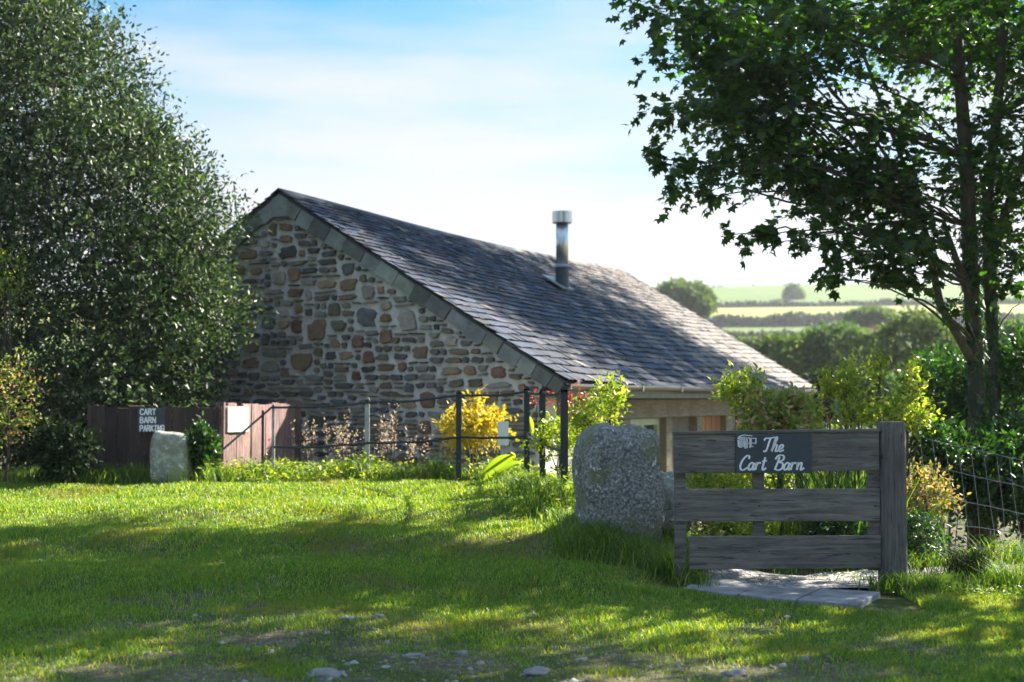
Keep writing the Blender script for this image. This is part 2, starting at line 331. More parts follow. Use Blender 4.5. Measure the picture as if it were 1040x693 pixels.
# ------------------------------------------------------------------ terrain
CP = []
for x in (-16, -12, -8, -5.5, -3, -1.2):
    CP += [(x, 4, 0), (x, 6, 0), (x, 7.5, .03), (x, 9, .09), (x, 10.5, .18), (x, 12, .30), (x, 13.5, .41), (x, 15, .49), (x, 16, .50), (x, 16.6, .48)]
CP += [(0.2, 6, 0), (0.2, 7.5, .0), (0.1, 9, .06), (0.1, 10.5, .17), (0.1, 12, .34), (0.1, 13, .47), (0.1, 14.3, .52), (0.0, 15.6, .50),
       (.5, 12.9, .55), (.8, 11.9, .40), (1.05, 11.5, .30), (1.05, 12.4, .20), (.75, 10.6, .16), (1.15, 10.9, .12), (1.3, 10.3, .02), (1.7, 10.4, 0), (2.1, 10.4, 0), (2.9, 10.3, 0), (1.2, 9.2, .02),
       (1.7, 9.6, 0), (2.4, 9.4, 0), (3.5, 9.5, 0), (5, 9.5, 0), (8, 9, 0), (2, 8, 0), (2, 6, 0), (5, 7.5, 0), (5, 5, 0), (2, 4, 0), (9, 5, 0), (14, 6, 0), (20, 8, 0),
       (2.6, 11.3, -.02), (4, 11.4, 0), (5.5, 11.3, 0), (7.5, 12, -.05), (1.7, 11.6, -.03), (1.6, 12.6, -.12), (2.6, 12.8, -.2), (3.8, 13.2, -.2), (5, 14, -.2), (8, 15, -.3), (12, 14, -.2),
       (1.2, 14, -.1), (2.4, 14.6, -.5), (1.2, 15.6, -.6), (2.2, 16.6, -.9), (4, 17, -.9), (7, 18, -.9), (12, 19, -.8), (18, 18, -.6)]
for x in (-5.5, -4, -2.6, -1.2, 0.2): CP += [(x, 17.6, .0), (x, 18.6, -.7)]
CP += [(-8, 18.5, .4), (-12, 20, .4), (-16, 22, .4), (-12, 28, .2), (-9, 24, -.2), (-3, 24, -.9), (2, 24, -.9), (8, 24, -1.0), (14, 26, -1.2), (-3, 30, -1.2), (5, 30, -1.4), (12, 32, -1.8), (20, 28, -1.6), (-14, 34, -.6), (4, 34, -2)]
CP = np.array(CP)
def gz(x, y):
    x = np.asarray(x, float); y = np.asarray(y, float); sh = x.shape; x = x.ravel(); y = y.ravel()
    out = np.empty(len(x))
    for i in range(0, len(x), 20000):
        xx = x[i:i+20000].clip(-16, 20); yy = y[i:i+20000].clip(4, 34)
        d2 = (xx[:, None] - CP[None, :, 0]) ** 2 * 0.55 + (yy[:, None] - CP[None, :, 1]) ** 2 + 0.12
        wt = d2 ** -2.3
        out[i:i+20000] = (wt * CP[None, :, 2]).sum(1) / wt.sum(1)
    far = np.interp(y, [34, 60, 110, 150, 230, 300, 370, 450, 500, 620, 1500], [0, -4.0, -6, -4.5, 9.0, 15.2, 23.5, 35.0, 37, 26, 20])
    k = ((y - 30) / 25).clip(0, 1); k = k * k * (3 - 2 * k)
    out = out * (1 - k) + far * k
    near = np.exp(-(np.maximum(0, np.abs(y - 9) - 8) / 4) ** 2)
    out = out + near * (0.012 * np.sin(x * 2.3 + 1.3 * np.sin(y * 1.7)) * np.sin(y * 2.1 + x))
    return out.reshape(sh)
def G(x, y): return float(gz(np.array([x]), np.array([y]))[0])
xs = np.concatenate([-np.geomspace(700, 16.5, 34), np.arange(-16, 18, 0.14), np.geomspace(18.5, 700, 34)])
ys = np.concatenate([-np.geomspace(300, 5, 12), np.arange(-4, 3, .5), np.arange(3, 20, 0.10), np.arange(20, 34, .5), np.geomspace(34.5, 1500, 70)])
XX, YY = np.meshgrid(xs, ys); ZZ = gz(XX, YY)
ZZ = ZZ - np.where((YY > 8.8) & (YY < 18), .014, 0)
ZZ = ZZ - np.where(YY > 205, 1.5, 0)
nx, ny = len(xs), len(ys)
me = bpy.data.meshes.new('ground'); me.vertices.add(nx * ny)
me.vertices.foreach_set('co', np.stack([XX, YY, ZZ], -1).astype(np.float32).ravel())
ii = np.arange((nx - 1) * (ny - 1)); r_, c_ = ii // (nx - 1), ii % (nx - 1); a0 = r_ * nx + c_
lp = np.stack([a0, a0 + 1, a0 + nx + 1, a0 + nx], -1).astype(np.int32).ravel()
me.loops.add(len(lp)); me.loops.foreach_set('vertex_index', lp); me.polygons.add(len(ii))
me.polygons.foreach_set('loop_start', (np.arange(len(ii)) * 4).astype(np.int32)); me.polygons.foreach_set('loop_total', np.full(len(ii), 4, np.int32))
me.polygons.foreach_set('use_smooth', np.ones(len(ii), bool)); me.update(calc_edges=True)
ground = link_mesh('ground', me, M['ground']); tag(ground, kind='structure')

# gravel path running behind the slabs to the right
def drape(name, pts, width, mat, up=0.02, n=60):
    pts = [Vector((p[0], p[1], 0)) for p in pts]; q = []
    seg = sum((pts[i+1] - pts[i]).length for i in range(len(pts) - 1)); mb = MB()
    for k in range(n + 1):
        s = seg * k / n; i = 0
        while i < len(pts) - 2 and s > (pts[i+1] - pts[i]).length: s -= (pts[i+1] - pts[i]).length; i += 1
        d = (pts[i+1] - pts[i]); c = pts[i] + d.normalized() * s; nn = Vector((-d.y, d.x, 0)).normalized()
        row = []
        for j in range(9):
            w_ = width * (j / 8 - .5) * (1 + .10 * sin(k * 1.7 + j)); p = c + nn * w_
            row.append((p.x, p.y, G(p.x, p.y) + up))
        q.append(row)
    vs = [v for r in q for v in r]; fs = [(a * 9 + j, a * 9 + j + 1, (a+1) * 9 + j + 1, (a+1) * 9 + j) for a in range(n) for j in range(8)]
    mb.add(vs, [f[::-1] for f in fs]); return tag(mb.build(name, mat, smooth=True), kind='structure')
drape('path', [(1.35, 10.75), (2.2, 10.75), (3.1, 11.2), (4.4, 11.5), (9, 11.2)], 0.95, M['gravel'])

# hillside with fields
def hz(y): return np.interp(y, [200, 230, 300, 370, 450, 500, 620], [3.2, 10.6, 16.6, 25.0, 36.6, 38.5, 26])
def crest(x): return 1 + 0.05 * np.sin((x - 60) / 95.0) 
def sheet(name, x0, x1, y0, y1, mat, up=0.0, nx=40, ny=24, kind='structure'):
    mb = MB(); X = np.linspace(x0, x1, nx); Y = np.linspace(y0, y1, ny)
    for yy in Y:
        for xx in X: mb.v.append((xx, yy, float(hz(yy) * crest(xx)) + up)); mb.c.append((1, 1, 1))
    for j in range(ny - 1):
        for i in range(nx - 1): mb.f.append((j*nx+i, j*nx+i+1, (j+1)*nx+i+1, (j+1)*nx+i)); mb.m.append(0)
    return tag(mb.build(name, mat, smooth=True), kind=kind)
sheet('hillside', -500, 600, 200, 620, M['f0'] if 'f0' in M else m_field('hill pasture', (0.10, 0.15, 0.04), (0.16, 0.21, 0.06)), nx=60, ny=50)
sheet('field', -480, 580, 372, 498, m_field('upper green pasture', (0.10, 0.155, 0.045), (0.16, 0.21, 0.07)), up=0.25)
tag(sheet('field', -480, 580, 303, 367, m_field('cut hay field', (0.24, 0.25, 0.07), (0.34, 0.33, 0.11)), up=0.25), kind='structure')

# ------------------------------------------------------------------ barn
TH = radians(25.2); D0 = 18.0; W = 0.2402 * D0; LEN = 0.738 * D0; BZ = -0.9
barn = empty('stone_barn', (0.038 * D0, D0, BZ), -TH)
tag(barn, 'stone barn with dark slate roof, rubble gable with pale mortar, sunk behind the lawn', 'barn')
EZ = CAMZ + 0.0139 * D0 - BZ; AZ = CAMZ + 0.161 * D0 - BZ; RISE = AZ - EZ; SL = sqrt(W * W + RISE * RISE); PA = math.atan2(RISE, W)
def roofz(x): return AZ - abs(x + W) * RISE / W
# gable: mortar slab and stones
def gable_wall():
    mb = MB(); x0, x1 = -2 * W + .35, -.35; t = .5; zt = .10
    prof = [(x0, 0), (x1, 0), (x1, roofz(x1) - zt), (-W, AZ - zt), (x0, roofz(x0) - zt)]
    vs = [(x, 0.03, z) for x, z in prof] + [(x, t, z) for x, z in prof]
    mb.add(vs, [(0,1,2,3,4), (9,8,7,6,5)] + [(i, i+5, (i+1) % 5 + 5, (i+1) % 5) for i in range(5)], mi=0)
    # far gable
    vs = [(x, LEN - .5, z) for x, z in prof] + [(x, LEN - .1, z) for x, z in prof]
    mb.add(vs, [(0,1,2,3,4), (9,8,7,6,5)] + [(i, i+5, (i+1) % 5 + 5, (i+1) % 5) for i in range(5)], mi=0)
    R = random.Random(5); cs = 0.055
    nxg = int((x1 - x0) / cs); nzg = int((AZ) / cs); occ = np.zeros((nxg, nzg), bool)
    def inside(i, j, w_, h):
        for ci, cj in ((i, j + h), (i + w_, j + h)):
            if (cj * cs) > roofz(x0 + ci * cs) - 0.26: return False
        return i + w_ <= nxg
    pal = [((0.19, 0.13, 0.082), 5), ((0.25, 0.18, 0.125), 4), ((0.17, 0.098, 0.072), 2), ((0.13, 0.14, 0.15), 2), ((0.12, 0.12, 0.085), 2), ((0.30, 0.28, 0.25), 2), ((0.075, 0.08, 0.085), 2)]
    def stone(i, j, w_, h):
        g = R.uniform(.016, .036) if h > 2 else R.uniform(.013, .022) if h == 2 else .014
        cx = x0 + (i + w_ / 2) * cs; cz = (j + h / 2) * cs; a = w_ * cs / 2 - g; b_ = h * cs / 2 - g
        rot = R.uniform(-.10, .10); ex = R.uniform(3.2, 9); n = 15; vs = []
        ph = R.uniform(0, 6); base = R.choices([p[0] for p in pal], [p[1] for p in pal])[0]
        if h <= 2: base = R.choices([(0.12,0.125,0.125), (0.16,0.13,0.10), (0.2,0.2,0.19), (0.08,0.09,0.10)])[0]
        f = R.uniform(.75, 1.3); colr = tuple(c * f for c in base)
        prot = R.uniform(.0, .028)
        nonr = [R.choice((R.uniform(.76, .92), R.uniform(.92, 1.05), R.uniform(.95, 1.06))) for _ in range(n)]
        if R.random() < .6: kk = R.randrange(n); nonr[kk] *= .82; nonr[(kk+1) % n] *= .86
        taper = R.uniform(-.28, .28)
        for (sc, yy) in ((1.0, .035), (.985, -.004 - prot), (.86, -.016 - prot * 1.3)):
            for k in range(n):
                an = 2 * pi * k / n; ca, sa = cos(an), sin(an)
                r = (abs(ca) ** ex + abs(sa) ** ex) ** (-1 / ex) * nonr[k]
                px, pz = r * ca * a * (1 + taper * sa), r * sa * b_
                # sc shrinks towards the middle by a fixed bevel width, so long thin stones keep their length
                px *= 1 - (1 - sc) * min(1, .5 * cs * 3 / a); pz *= 1 - (1 - sc) * min(1, .5 * cs * 3 / b_)
                vs.append((cx + px * cos(rot) - pz * sin(rot), yy, cz + px * sin(rot) + pz * cos(rot)))
        fs = [(k, (k+1) % n, n + (k+1) % n, n + k) for k in range(n)] + [(n+k, n + (k+1) % n, 2*n + (k+1) % n, 2*n + k) for k in range(n)] + [tuple(2*n + k for k in range(n))]
        mb.add(vs, fs, colr, 1)
    def tryp(w_, h, i, j):
        if i < 0 or j < 0 or i + w_ > nxg or j + h > nzg or occ[i:i+w_, j:j+h].any() or not inside(i, j, w_, h): return False
        occ[i:i+w_, j:j+h] = True; stone(i, j, w_, h); return True
    j0 = int(.3 / cs)
    for k in range(2600):
        big = R.random() < .3 and k < 1500
        w_ = R.randint(5, 7) if big else R.randint(3, 6); h = R.randint(4, 6) if big else R.randint(2, 4)
        i = R.randint(0, nxg - 1); j = R.randint(j0, nzg - 1)
        if j * cs < 2.5 and R.random() < .86: continue
        tryp(w_, h, i, j)
    for j in range(j0, nzg):
        i = 0
        while i < nxg:
            if not occ[i, j]:
                opts = ([(R.randint(3, 5), R.choice((2, 3))), (R.randint(2, 4), 2), (2, 2)] if (j * cs > 2.5 or R.random() < .3) else []) + [(R.randint(3, 8), R.choice((1, 2, 2))), (R.randint(3, 5), R.choice((1, 2))), (3, 1), (2, 1)]
                for (w_, h) in opts:
                    if tryp(w_, h, i, j): break
            i += 1
    return mb.build('gable_wall', [M['mortar'], M['stone']], barn)
gable_wall()
# verge slates on the gable face
mb = MB(); R = random.Random(3)
for sgn in (1, -1):
    s = 0.16
    while s < SL - .02:
        l = R.uniform(.24, .36); l = min(l, SL - s)
        # local frame along the slope
        d = Vector((sgn * cos(PA), 0, -sin(PA))); nrm = Vector((-sgn * sin(PA), 0, -cos(PA)))
        o0 = Vector((-W, 0, AZ - .035)); wdt = R.uniform(.18, .225); yy = -.05 - R.uniform(0, .012)
        f = R.uniform(.5, 1.5); colr = (f, f * R.uniform(.97, 1.05), f * R.uniform(.92, 1.1))
        ps = [o0 + d * (s + .006), o0 + d * (s + l - .006), o0 + d * (s + l - .006 + R.uniform(-.02, .02)) + nrm * wdt, o0 + d * (s + .006 + R.uniform(-.02, .02)) + nrm * (wdt + R.uniform(-.02, .02))]
        vs = [(p.x, yy, p.z) for p in ps] + [(p.x, .05, p.z) for p in ps]
        F6 = [(0,1,2,3), (7,6,5,4), (0,4,5,1), (1,5,6,2), (2,6,7,3), (3,7,4,0)]
        mb.add(vs, F6 if sgn == 1 else [f_[::-1] for f_ in F6], colr); s += l
t_ = .155
ps = [(-W - t_ * cos(PA), AZ - .035 - t_ * sin(PA)), (-W, AZ - .04), (-W + t_ * cos(PA), AZ - .035 - t_ * sin(PA)), (-W + .14, AZ - .36), (-W - .14, AZ - .36)]
vs = [(x, -.065, z) for x, z in ps] + [(x, .05, z) for x, z in ps]
mb.add(vs, [(0,1,2,3,4)[::-1], (5,6,7,8,9)] + [(i, i+5, (i+1) % 5 + 5, (i+1) % 5)[::-1] for i in range(5)], (1.25, 1.3, 1.3))
mb.build('verge_slates', M['verge'], barn)
# roof slopes of individual slates
def sag(y): return -0.10 * sin(pi * min(max(y / LEN, 0), 1)) ** 1.3
def roof_slope(sgn):
    mb = MB(); R = random.Random(11 + sgn)
    # board under the slates
    for k in range(12):
        ya, yb = -.06 + (LEN + .1) * k / 12, -.06 + (LEN + .1) * (k + 1) / 12
        x1 = -W + sgn * (SL + .04) * cos(PA)
        pts = []
        for yy in (ya, yb):
            for (x, zz) in ((-W, AZ), (x1, AZ - (SL + .04) * sin(PA))):
                pts += [(x, yy, zz - .012 + sag(yy)), (x, yy, zz - .05 + sag(yy))]
        a = pts
        vs = [a[0], a[2], a[6], a[4], a[1], a[3], a[7], a[5]]
        fs = [(0,1,2,3), (7,6,5,4), (0,4,5,1), (2,6,7,3), (1,5,6,2)]
        mb.add(vs, fs if sgn == 1 else [f_[::-1] for f_ in fs], (.05, .06, .07))
    s = SL + .06; row = 0; expo = .205
    while s > 0.02:
        ex = expo; y = -.09 - (R.random() * .25 if row else 0)
        while y < LEN + .03:
            wd = R.uniform(.14, .27); y0 = max(y, -.09); y1 = min(y + wd, LEN + .05)
            if y1 - y0 > .03:
                dd = Vector((sgn * cos(PA), 0, -sin(PA))); nn = Vector((sgn * sin(PA), 0, cos(PA)))
                lift = .026 + R.uniform(0, .014); sb = s + R.uniform(-.016, .016) + (R.uniform(.03, .07) if R.random() < .02 else 0); st = max(s - ex - .08, 0)
                v = R.choice((.55, .7, .85, 1, 1.5)); base = R.choice(((.024, .036, .068), (.030, .038, .062), (.019, .031, .064), (.046, .045, .062), (.028, .035, .060)))
                colr = tuple(c * v for c in base); colr = colr if R.random() > .045 else (.17, .15, .15); g = .004
                def pt(yy, ss, up):
                    p = Vector((-W, yy, AZ + sag(yy))) + dd * ss + nn * up; return (p.x, p.y, p.z)
                tl = R.uniform(-.009, .009)
                vs = [pt(y0+g, sb, lift+tl), pt(y1-g, sb, lift-tl), pt(y1-g, st, .006), pt(y0+g, st, .006), pt(y0+g, sb, lift-.014+tl), pt(y1-g, sb, lift-.014-tl)]
                fs = [(0,1,2,3), (0,4,5,1), (0,3,4), (1,5,2)]
                mb.add(vs, fs if sgn == 1 else [f_[::-1] for f_ in fs], colr)
            y += wd
        s -= ex; row += 1; expo = max(.13, expo - .003)
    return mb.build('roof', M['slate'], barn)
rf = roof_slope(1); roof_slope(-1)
mb = MB(); y = -.09
while y < LEN:
    l = .42
    for sgn in (1, -1):
        pr = [(0, AZ + .045), (sgn * .15 * cos(PA), AZ + .04 - .15 * sin(PA)), (sgn * .15 * cos(PA), AZ + .015 - .15 * sin(PA)), (0, AZ + .02)]
        vs = [(-W + a, y, z + sag(y)) for a, z in pr] + [(-W + a, y + l - .008, z + sag(y + l)) for a, z in pr]
        fs = [(0,1,2,3), (7,6,5,4), (0,4,5,1), (1,5,6,2), (2,6,7,3)]; v = random.uniform(.7, 1.5)
        mb.add(vs, [f_[::-1] for f_ in fs] if sgn == 1 else fs, (.05 * v, .055 * v, .07 * v))
    y += l
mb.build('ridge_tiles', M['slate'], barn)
# side wall under the eave, beams, gutter, openings
xw = -.42
mb = MB()
mb.box((xw - .45, .5, 0), (xw, 3.1, EZ - .55)); mb.box((xw - .45, 8.6, 0), (xw, LEN - .5, EZ - .55)); mb.box((-2*W+.35, .5, 0), (-2*W+.8, LEN-.5, EZ-.1))
mb.build('side_wall', simple('rough grey wall', (0.2, 0.19, 0.17), 0.95, var=.5, scale=5), barn)
mb = MB(); mb.box((xw - .30, .1, EZ - .55), (xw + .06, LEN - .1, EZ - .26)); mb.build('wall_beam', M['oak'], barn, bevel=.01)
mb = MB(); mb.box((-.075, -.02, EZ - .24), (-.045, LEN, EZ - .06)); mb.box((xw, -.02, EZ - .245), (-.06, LEN, EZ - .225)); mb.build('fascia', M['fascia'], barn)
# half round gutter
mb = MB(); n = 8; vs = []
for yy in (-.06, LEN + .02):
    for k in range(n + 1):
        an = pi + pi * k / n; vs.append((.035 + .062 * cos(an), yy, EZ - .07 + .062 * sin(an)))
    for k in range(n, -1, -1):
        an = pi + pi * k / n; vs.append((.035 + .054 * cos(an), yy, EZ - .067 + .054 * sin(an)))
m2 = 2 * (n + 1); fs = [(i, (i+1) % m2, m2 + (i+1) % m2, m2 + i)[::-1] for i in range(m2)] + [tuple(range(m2)), tuple(range(2*m2-1, m2-1, -1))]
mb.add(vs, fs); gt = mb.build('gutter', M['gutter'], barn)
for yy in np.arange(.8, LEN, 1.75):
    mb = MB(); mb.box((-.035, yy, EZ - .145), (.105, yy + .05, EZ - .133)); mb.box((.098, yy, EZ - .145), (.106, yy + .05, EZ - .06)); mb.build('bracket', M['gutter'], gt)
mb = MB(); mb.tube([(.035, LEN - .1, EZ - .13), (-.05, LEN - .1, EZ - .4), (xw + .1, LEN - .1, EZ - .6), (xw + .1, LEN - .1, 0)], .035, 8); mb.build('downpipe', M['gutter'], barn)
# posts and openings
for yy in (3.1, 5.0, 6.6, 8.3):
    mb = MB(); mb.box((xw - .25, yy, 0), (xw + .03, yy + .28, EZ - .553), (1.1, 1.1, 1.05)); mb.build('pillar', M['oak'], barn, bevel=.01)
wn = empty('window', (0, 0, 0)); wn.parent = barn
mb = MB()
for (ya, yb) in ((3.4, 3.5), (4.15, 4.25), (4.88, 4.98)): mb.box((xw - .2, ya, .1), (xw - .08, yb, EZ - .56))
mb.box((xw - .2, 3.5, EZ - .66), (xw - .08, 4.88, EZ - .562)); mb.box((xw - .2, 3.5, .1), (xw - .08, 4.88, .2))
mb.build('frame', M['frame'], wn)
mb = MB(); mb.box((xw - .15, 3.49, .2), (xw - .14, 4.89, EZ - .65)); mb.build('pane', M['glass'], wn)
mb = MB(); 
for k in range(8): mb.box((xw - .12, 6.89 + k * .175, .05), (xw - .09 + .008 * (k % 2), 6.89 + k * .175 + .17, EZ - .56), (random.uniform(.8, 1.2),) * 3)
mb.build('timber_cladding', M['orange'], barn)
mb = MB(); mb.box((xw - .17, 5.29, .05), (xw - .1, 6.59, EZ - .56), (.7, .7, .72)); mb.build('door', M['oak'], barn)

# ------------------------------------------------------------------ stove flue on the roof
Minv = (Matrix.Translation(barn.location) @ Matrix.Rotation(-TH, 4, 'Z'))
def roof_hit(px, py):
    o = Minv.inverted() @ Vector((0, 0, CAMZ)); q = Minv.inverted() @ P(px, py, 20); d = (q - o)
    n = Vector((sin(PA), 0, cos(PA))); t = (Vector((-W, 0, AZ)) - o).dot(n) / d.dot(n); return Minv @ (o + d * t)
fb = roof_hit(571, 289); fl = empty('stove_flue', fb); tag(fl, 'shiny steel stove flue with round cap standing on the slate roof', 'flue')
k = fb.y / F
mb = MB(); mb.tube([(0, 0, -.25), (0, 0, 19 * k)], 6.9 * k, 20); mb.build('lower_pipe', M['flueblack'], fl, smooth=False)
mb = MB(); mb.tube([(0, 0, 17.5 * k), (0, 0, 19.5 * k), (0, 0, 20.5 * k)], [9.3 * k, 8.4 * k, 6.6 * k], 20); mb.build('storm_collar', M['lead'], fl)
mb = MB(); mb.tube([(0, 0, 20 * k), (0, 0, 64 * k)], 6.3 * k, 24); o_ = mb.build('pipe', M['steel'], fl, smooth=True)
mb = MB(); mb.tube([(0, 0, 62.5 * k), (0, 0, 63 * k), (0, 0, 74 * k), (0, 0, 74.6 * k)], [9.6 * k, 10.2 * k, 10.2 * k, 9.4 * k], 24); mb.build('cap', M['steel'], fl, smooth=False)
mb = MB(); mb.box((-8.5 * k, -10 * k, 8 * k - .25), (-6.2 * k, 6 * k, 8 * k - .2)); mb.box((-.24, -.26, -.16), (.24, .26, -.14), M=Matrix.Rotation(-TH, 4, 'Z') @ Matrix.Translation((0, 0, .165)) @ Matrix.Rotation(PA, 4, 'Y')); mb.build('flashing', M['lead'], fl)

# ------------------------------------------------------------------ plank screen, sign, board
def plank_run(p0, p1, z1, mat, name, parent, dark=1.0, th=.035):
    mb = MB(); d = (p1 - p0); L = d.length; a = math.atan2(d.y, d.x); s = 0
    while s < L - .01:
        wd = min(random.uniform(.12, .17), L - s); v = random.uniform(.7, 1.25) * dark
        h = z1 + random.uniform(-.02, .02)
        Mx = Matrix.Translation((p0.x, p0.y, 0)) @ Matrix.Rotation(a, 4, 'Z')
        g = G(p0.x + cos(a) * s, p0.y + sin(a) * s)
        mb.box((s + .004, random.uniform(-.006, .006), g - .1), (s + wd - .004, th, h), (v, v * random.uniform(.9, 1.05), v), M=Mx, jit=.004); s += wd
    return mb.build(name, mat, parent)
scr = empty('plank_screen', (0, 0, 0)); tag(scr, 'reddish brown plank enclosure, dark on its left side and sunlit on its right side', 'wooden screen')
cA = P(92, 419, 15.6); cB = P(222, 410, 15.9); cC = P(300, 411, 17.38)
plank_run(Vector((cA.x, cA.y, 0)), Vector((cB.x, cB.y, 0)), 1.31, M['redwood'], 'left_panel', scr, .30)  # shade on this side painted in by darkening the planks
plank_run(Vector((cB.x + .02, cB.y + .03, 0)), Vector((cC.x, cC.y, 0)), 1.335, M['redwood'], 'right_panel', scr, 1.9)  # sunlight on this side painted in by lightening the same planks
for (p, h) in ((cA, 1.33), (cB, 1.36), (cC, 1.36)):
    mb = MB(); mb.box((p.x - .05, p.y + .05, G(p.x, p.y) - .2), (p.x + .05, p.y + .14, h), (.9, .85, .85)); mb.build('post', M['redwood'], scr)
dl = (cB - cA); aL = math.atan2(dl.y, dl.x)
def on_left(px, py, off=.03):          # point just in front of the left panel
    best = None
    for t in np.linspace(0, 1, 400):
        q = cA.lerp(cB, t); r = 520 + q.x / q.y * F
        if best is None or abs(r - px) < best[0]: best = (abs(r - px), q)
    q = P(px, py, best[1].y - off); return q
def text_mesh(name, lines, size, mat, parent, Mx, width=None, spacing=1.0, bold=0.0, line=1.0, align='LEFT'):
    cu = bpy.data.curves.new(name, 'FONT'); cu.body = '\n'.join(lines); cu.size = size; cu.space_line = line; cu.space_character = spacing; cu.offset = bold; cu.align_x = align
    cu.extrude = 0.002
    ob = bpy.data.objects.new(name, cu); COL.objects.link(ob); bpy.context.view_layer.update()
    dg = bpy.context.evaluated_depsgraph_get(); me = bpy.data.meshes.new_from_object(ob.evaluated_get(dg)); bpy.data.objects.remove(ob)
    co = np.array([v.co[:] for v in me.vertices])
    if width: 
        s = width / (co[:, 0].max() - co[:, 0].min()); me.transform(Matrix.Scale(s, 4, (1, 0, 0)))
    me.transform(Mx); me.materials.clear(); return link_mesh(name, me, mat, parent)
q0 = on_left(141, 439); q1 = on_left(168, 414)
sg = empty('parking_sign', (q0.x, q0.y, q0.z), aL); tag(sg, 'dark board reading CART BARN PARKING on the plank screen', 'sign')
sw = (q1.x - q0.x) / cos(aL); sh = q1.z - q0.z
mb = MB(); mb.box((-.02, -.012, 0), (sw, .012, sh)); mb.build('board', M['signboard'], sg)
BL = {'C': [[(1,.8),(.75,1),(.25,1),(0,.75),(0,.25),(.25,0),(.75,0),(1,.2)]], 'A': [[(0,0),(.5,1)], [(.5,1),(1,0)], [(.22,.36),(.78,.36)]], 'R': [[(0,0),(0,1)], [(0,1),(.75,1),(.95,.78),(.75,.52),(0,.52)], [(.45,.52),(1,0)]],
      'T': [[(0,1),(1,1)], [(.5,1),(.5,0)]], 'B': [[(0,0),(0,1)], [(0,1),(.7,1),(.9,.78),(.7,.53),(0,.53)], [(.6,.53),(1,.38),(1,.15),(.75,0),(0,0)]], 'N': [[(0,0),(0,1)], [(0,1),(1,0)], [(1,0),(1,1)]],
      'P': [[(0,0),(0,1)], [(0,1),(.8,1),(1,.76),(.8,.48),(0,.48)]], 'K': [[(0,0),(0,1)], [(.95,1),(.05,.45)], [(.3,.6),(1,0)]], 'I': [[(.5,0),(.5,1)], [(.25,1),(.75,1)], [(.25,0),(.75,0)]], 'G': [[(1,.8),(.75,1),(.25,1),(0,.75),(0,.25),(.25,0),(.8,0),(1,.2),(1,.45),(.6,.45)]]}
def stroke(mb, pts, w_, y, dy):
    pts = [Vector(p) for p in pts]
    for k, (a, b_) in enumerate(zip(pts[:-1], pts[1:])):
        t = (b_ - a).normalized(); nn = Vector((-t.y, t.x)) * w_; a = a - t * w_ * .8; b_ = b_ + t * w_ * .8; yy = y - dy - .00012 * k
        q = [a - nn, b_ - nn, b_ + nn, a + nn]; mb.add([(p.x, yy, p.y) for p in q] + [(p.x, y, p.y) for p in q], [(0,1,2,3), (7,6,5,4), (0,4,5,1), (1,5,6,2), (2,6,7,3), (3,7,4,0)])
for i, (wd, tw) in enumerate((('CART', .62), ('BARN', .62), ('PARKING', .94))):
    mb = MB(); lh = sh / 3 * .66; n_ = len(wd); cw = (sw * tw) / n_
    for k, ch in enumerate(wd):
        for q, st in enumerate(BL[ch]): stroke(mb, [(.014 + cw * (k + .72 * a_), sh * (1 - (i + .86) / 3) + lh * b2) for a_, b2 in st], lh * .11, -.0125, .002 + .0005 * q)
    mb.build('lettering', M['white'], sg)
# faded notice board on the sunlit side
dr = (cC - cB); aR = math.atan2(dr.y, dr.x); Lr = Vector((dr.x, dr.y, 0)).length
nb = empty('notice_board', (cB.x, cB.y, 0), aR); tag(nb, 'faded cream notice board on the sunlit planks of the screen', 'notice board')
mb = MB(); mb.box((.14, -.03, 1.02), (.56, -.01, 1.305)); mb.build('panel', M['paleboard'], nb, bevel=.003)
mb = MB()
for i in range(3):
    for k in range(5 - i % 2): mb.box((.20 + k * .07, -.0325, 1.23 - i * .07), (.20 + k * .07 + .045, -.0305, 1.245 - i * .07))
mb.build('faint_lettering', simple('faded grey print', (0.42, 0.41, 0.38), 0.8), nb)

# ------------------------------------------------------------------ rocks
def rock(name, dims, mat, seed=1, sq=3.0, rough=.05, sub=5, top_tilt=0.0, taper=0.1):
    import bmesh
    bm = bmesh.new(); bmesh.ops.create_icosphere(bm, subdivisions=sub, radius=1)
    from mathutils import noise as mn
    for v in bm.verts:
        c = v.co.copy(); p = (abs(c.x) ** sq + abs(c.y) ** sq + abs(c.z) ** sq) ** (-1 / sq); c = c * p
        nn = mn.noise(c * 1.6 + Vector((seed * 7.1, 0, 0))) * rough * 2.4 + mn.noise(c * 4.0 + Vector((0, seed * 3.3, 0))) * rough + mn.noise(c * 11 + Vector((0, 0, seed))) * rough * .4
        c = c * (1 + nn)
        tp = 1 - taper * c.z
        v.co = Vector((c.x * dims[0] / 2 * tp, c.y * dims[1] / 2 * tp, (c.z * .5 + .5) * dims[2] + top_tilt * c.x * (c.z > 0) * c.z))
    me = bpy.data.meshes.new(name); bm.to_mesh(me); bm.free(); me.polygons.foreach_set('use_smooth', [True] * len(me.polygons))
    return link_mesh(name, me, mat)
D = 11.5; c = P(626, 540, D)
bs = rock('boulder', (.665, .55, 1.0), M['granite'], 3, sq=4.6, rough=.045, taper=.02, top_tilt=-.03); bs.location = (c.x + .028, D + .2, c.z - .16); bs.rotation_euler = (radians(2), radians(-1), radians(12))
tag(bs, 'large upright speckled granite boulder standing in long grass left of the gate', 'boulder')
c = P(680, 532, 11.9); r2 = rock('rock', (.34, .32, .50), M['granite2'], 9, sq=3.2, rough=.07); r2.location = (c.x, 12.0, c.z - .1)
tag(r2, 'small brown mossy rock between the boulder and the gate', 'rock')
c = P(171, 486, 15.2); r3 = rock('granite_post', (.40, .34, .56), M['granite2'], 5, sq=5.5, rough=.02, taper=.04, top_tilt=-.02); r3.location = (c.x, 15.3, c.z - .07)
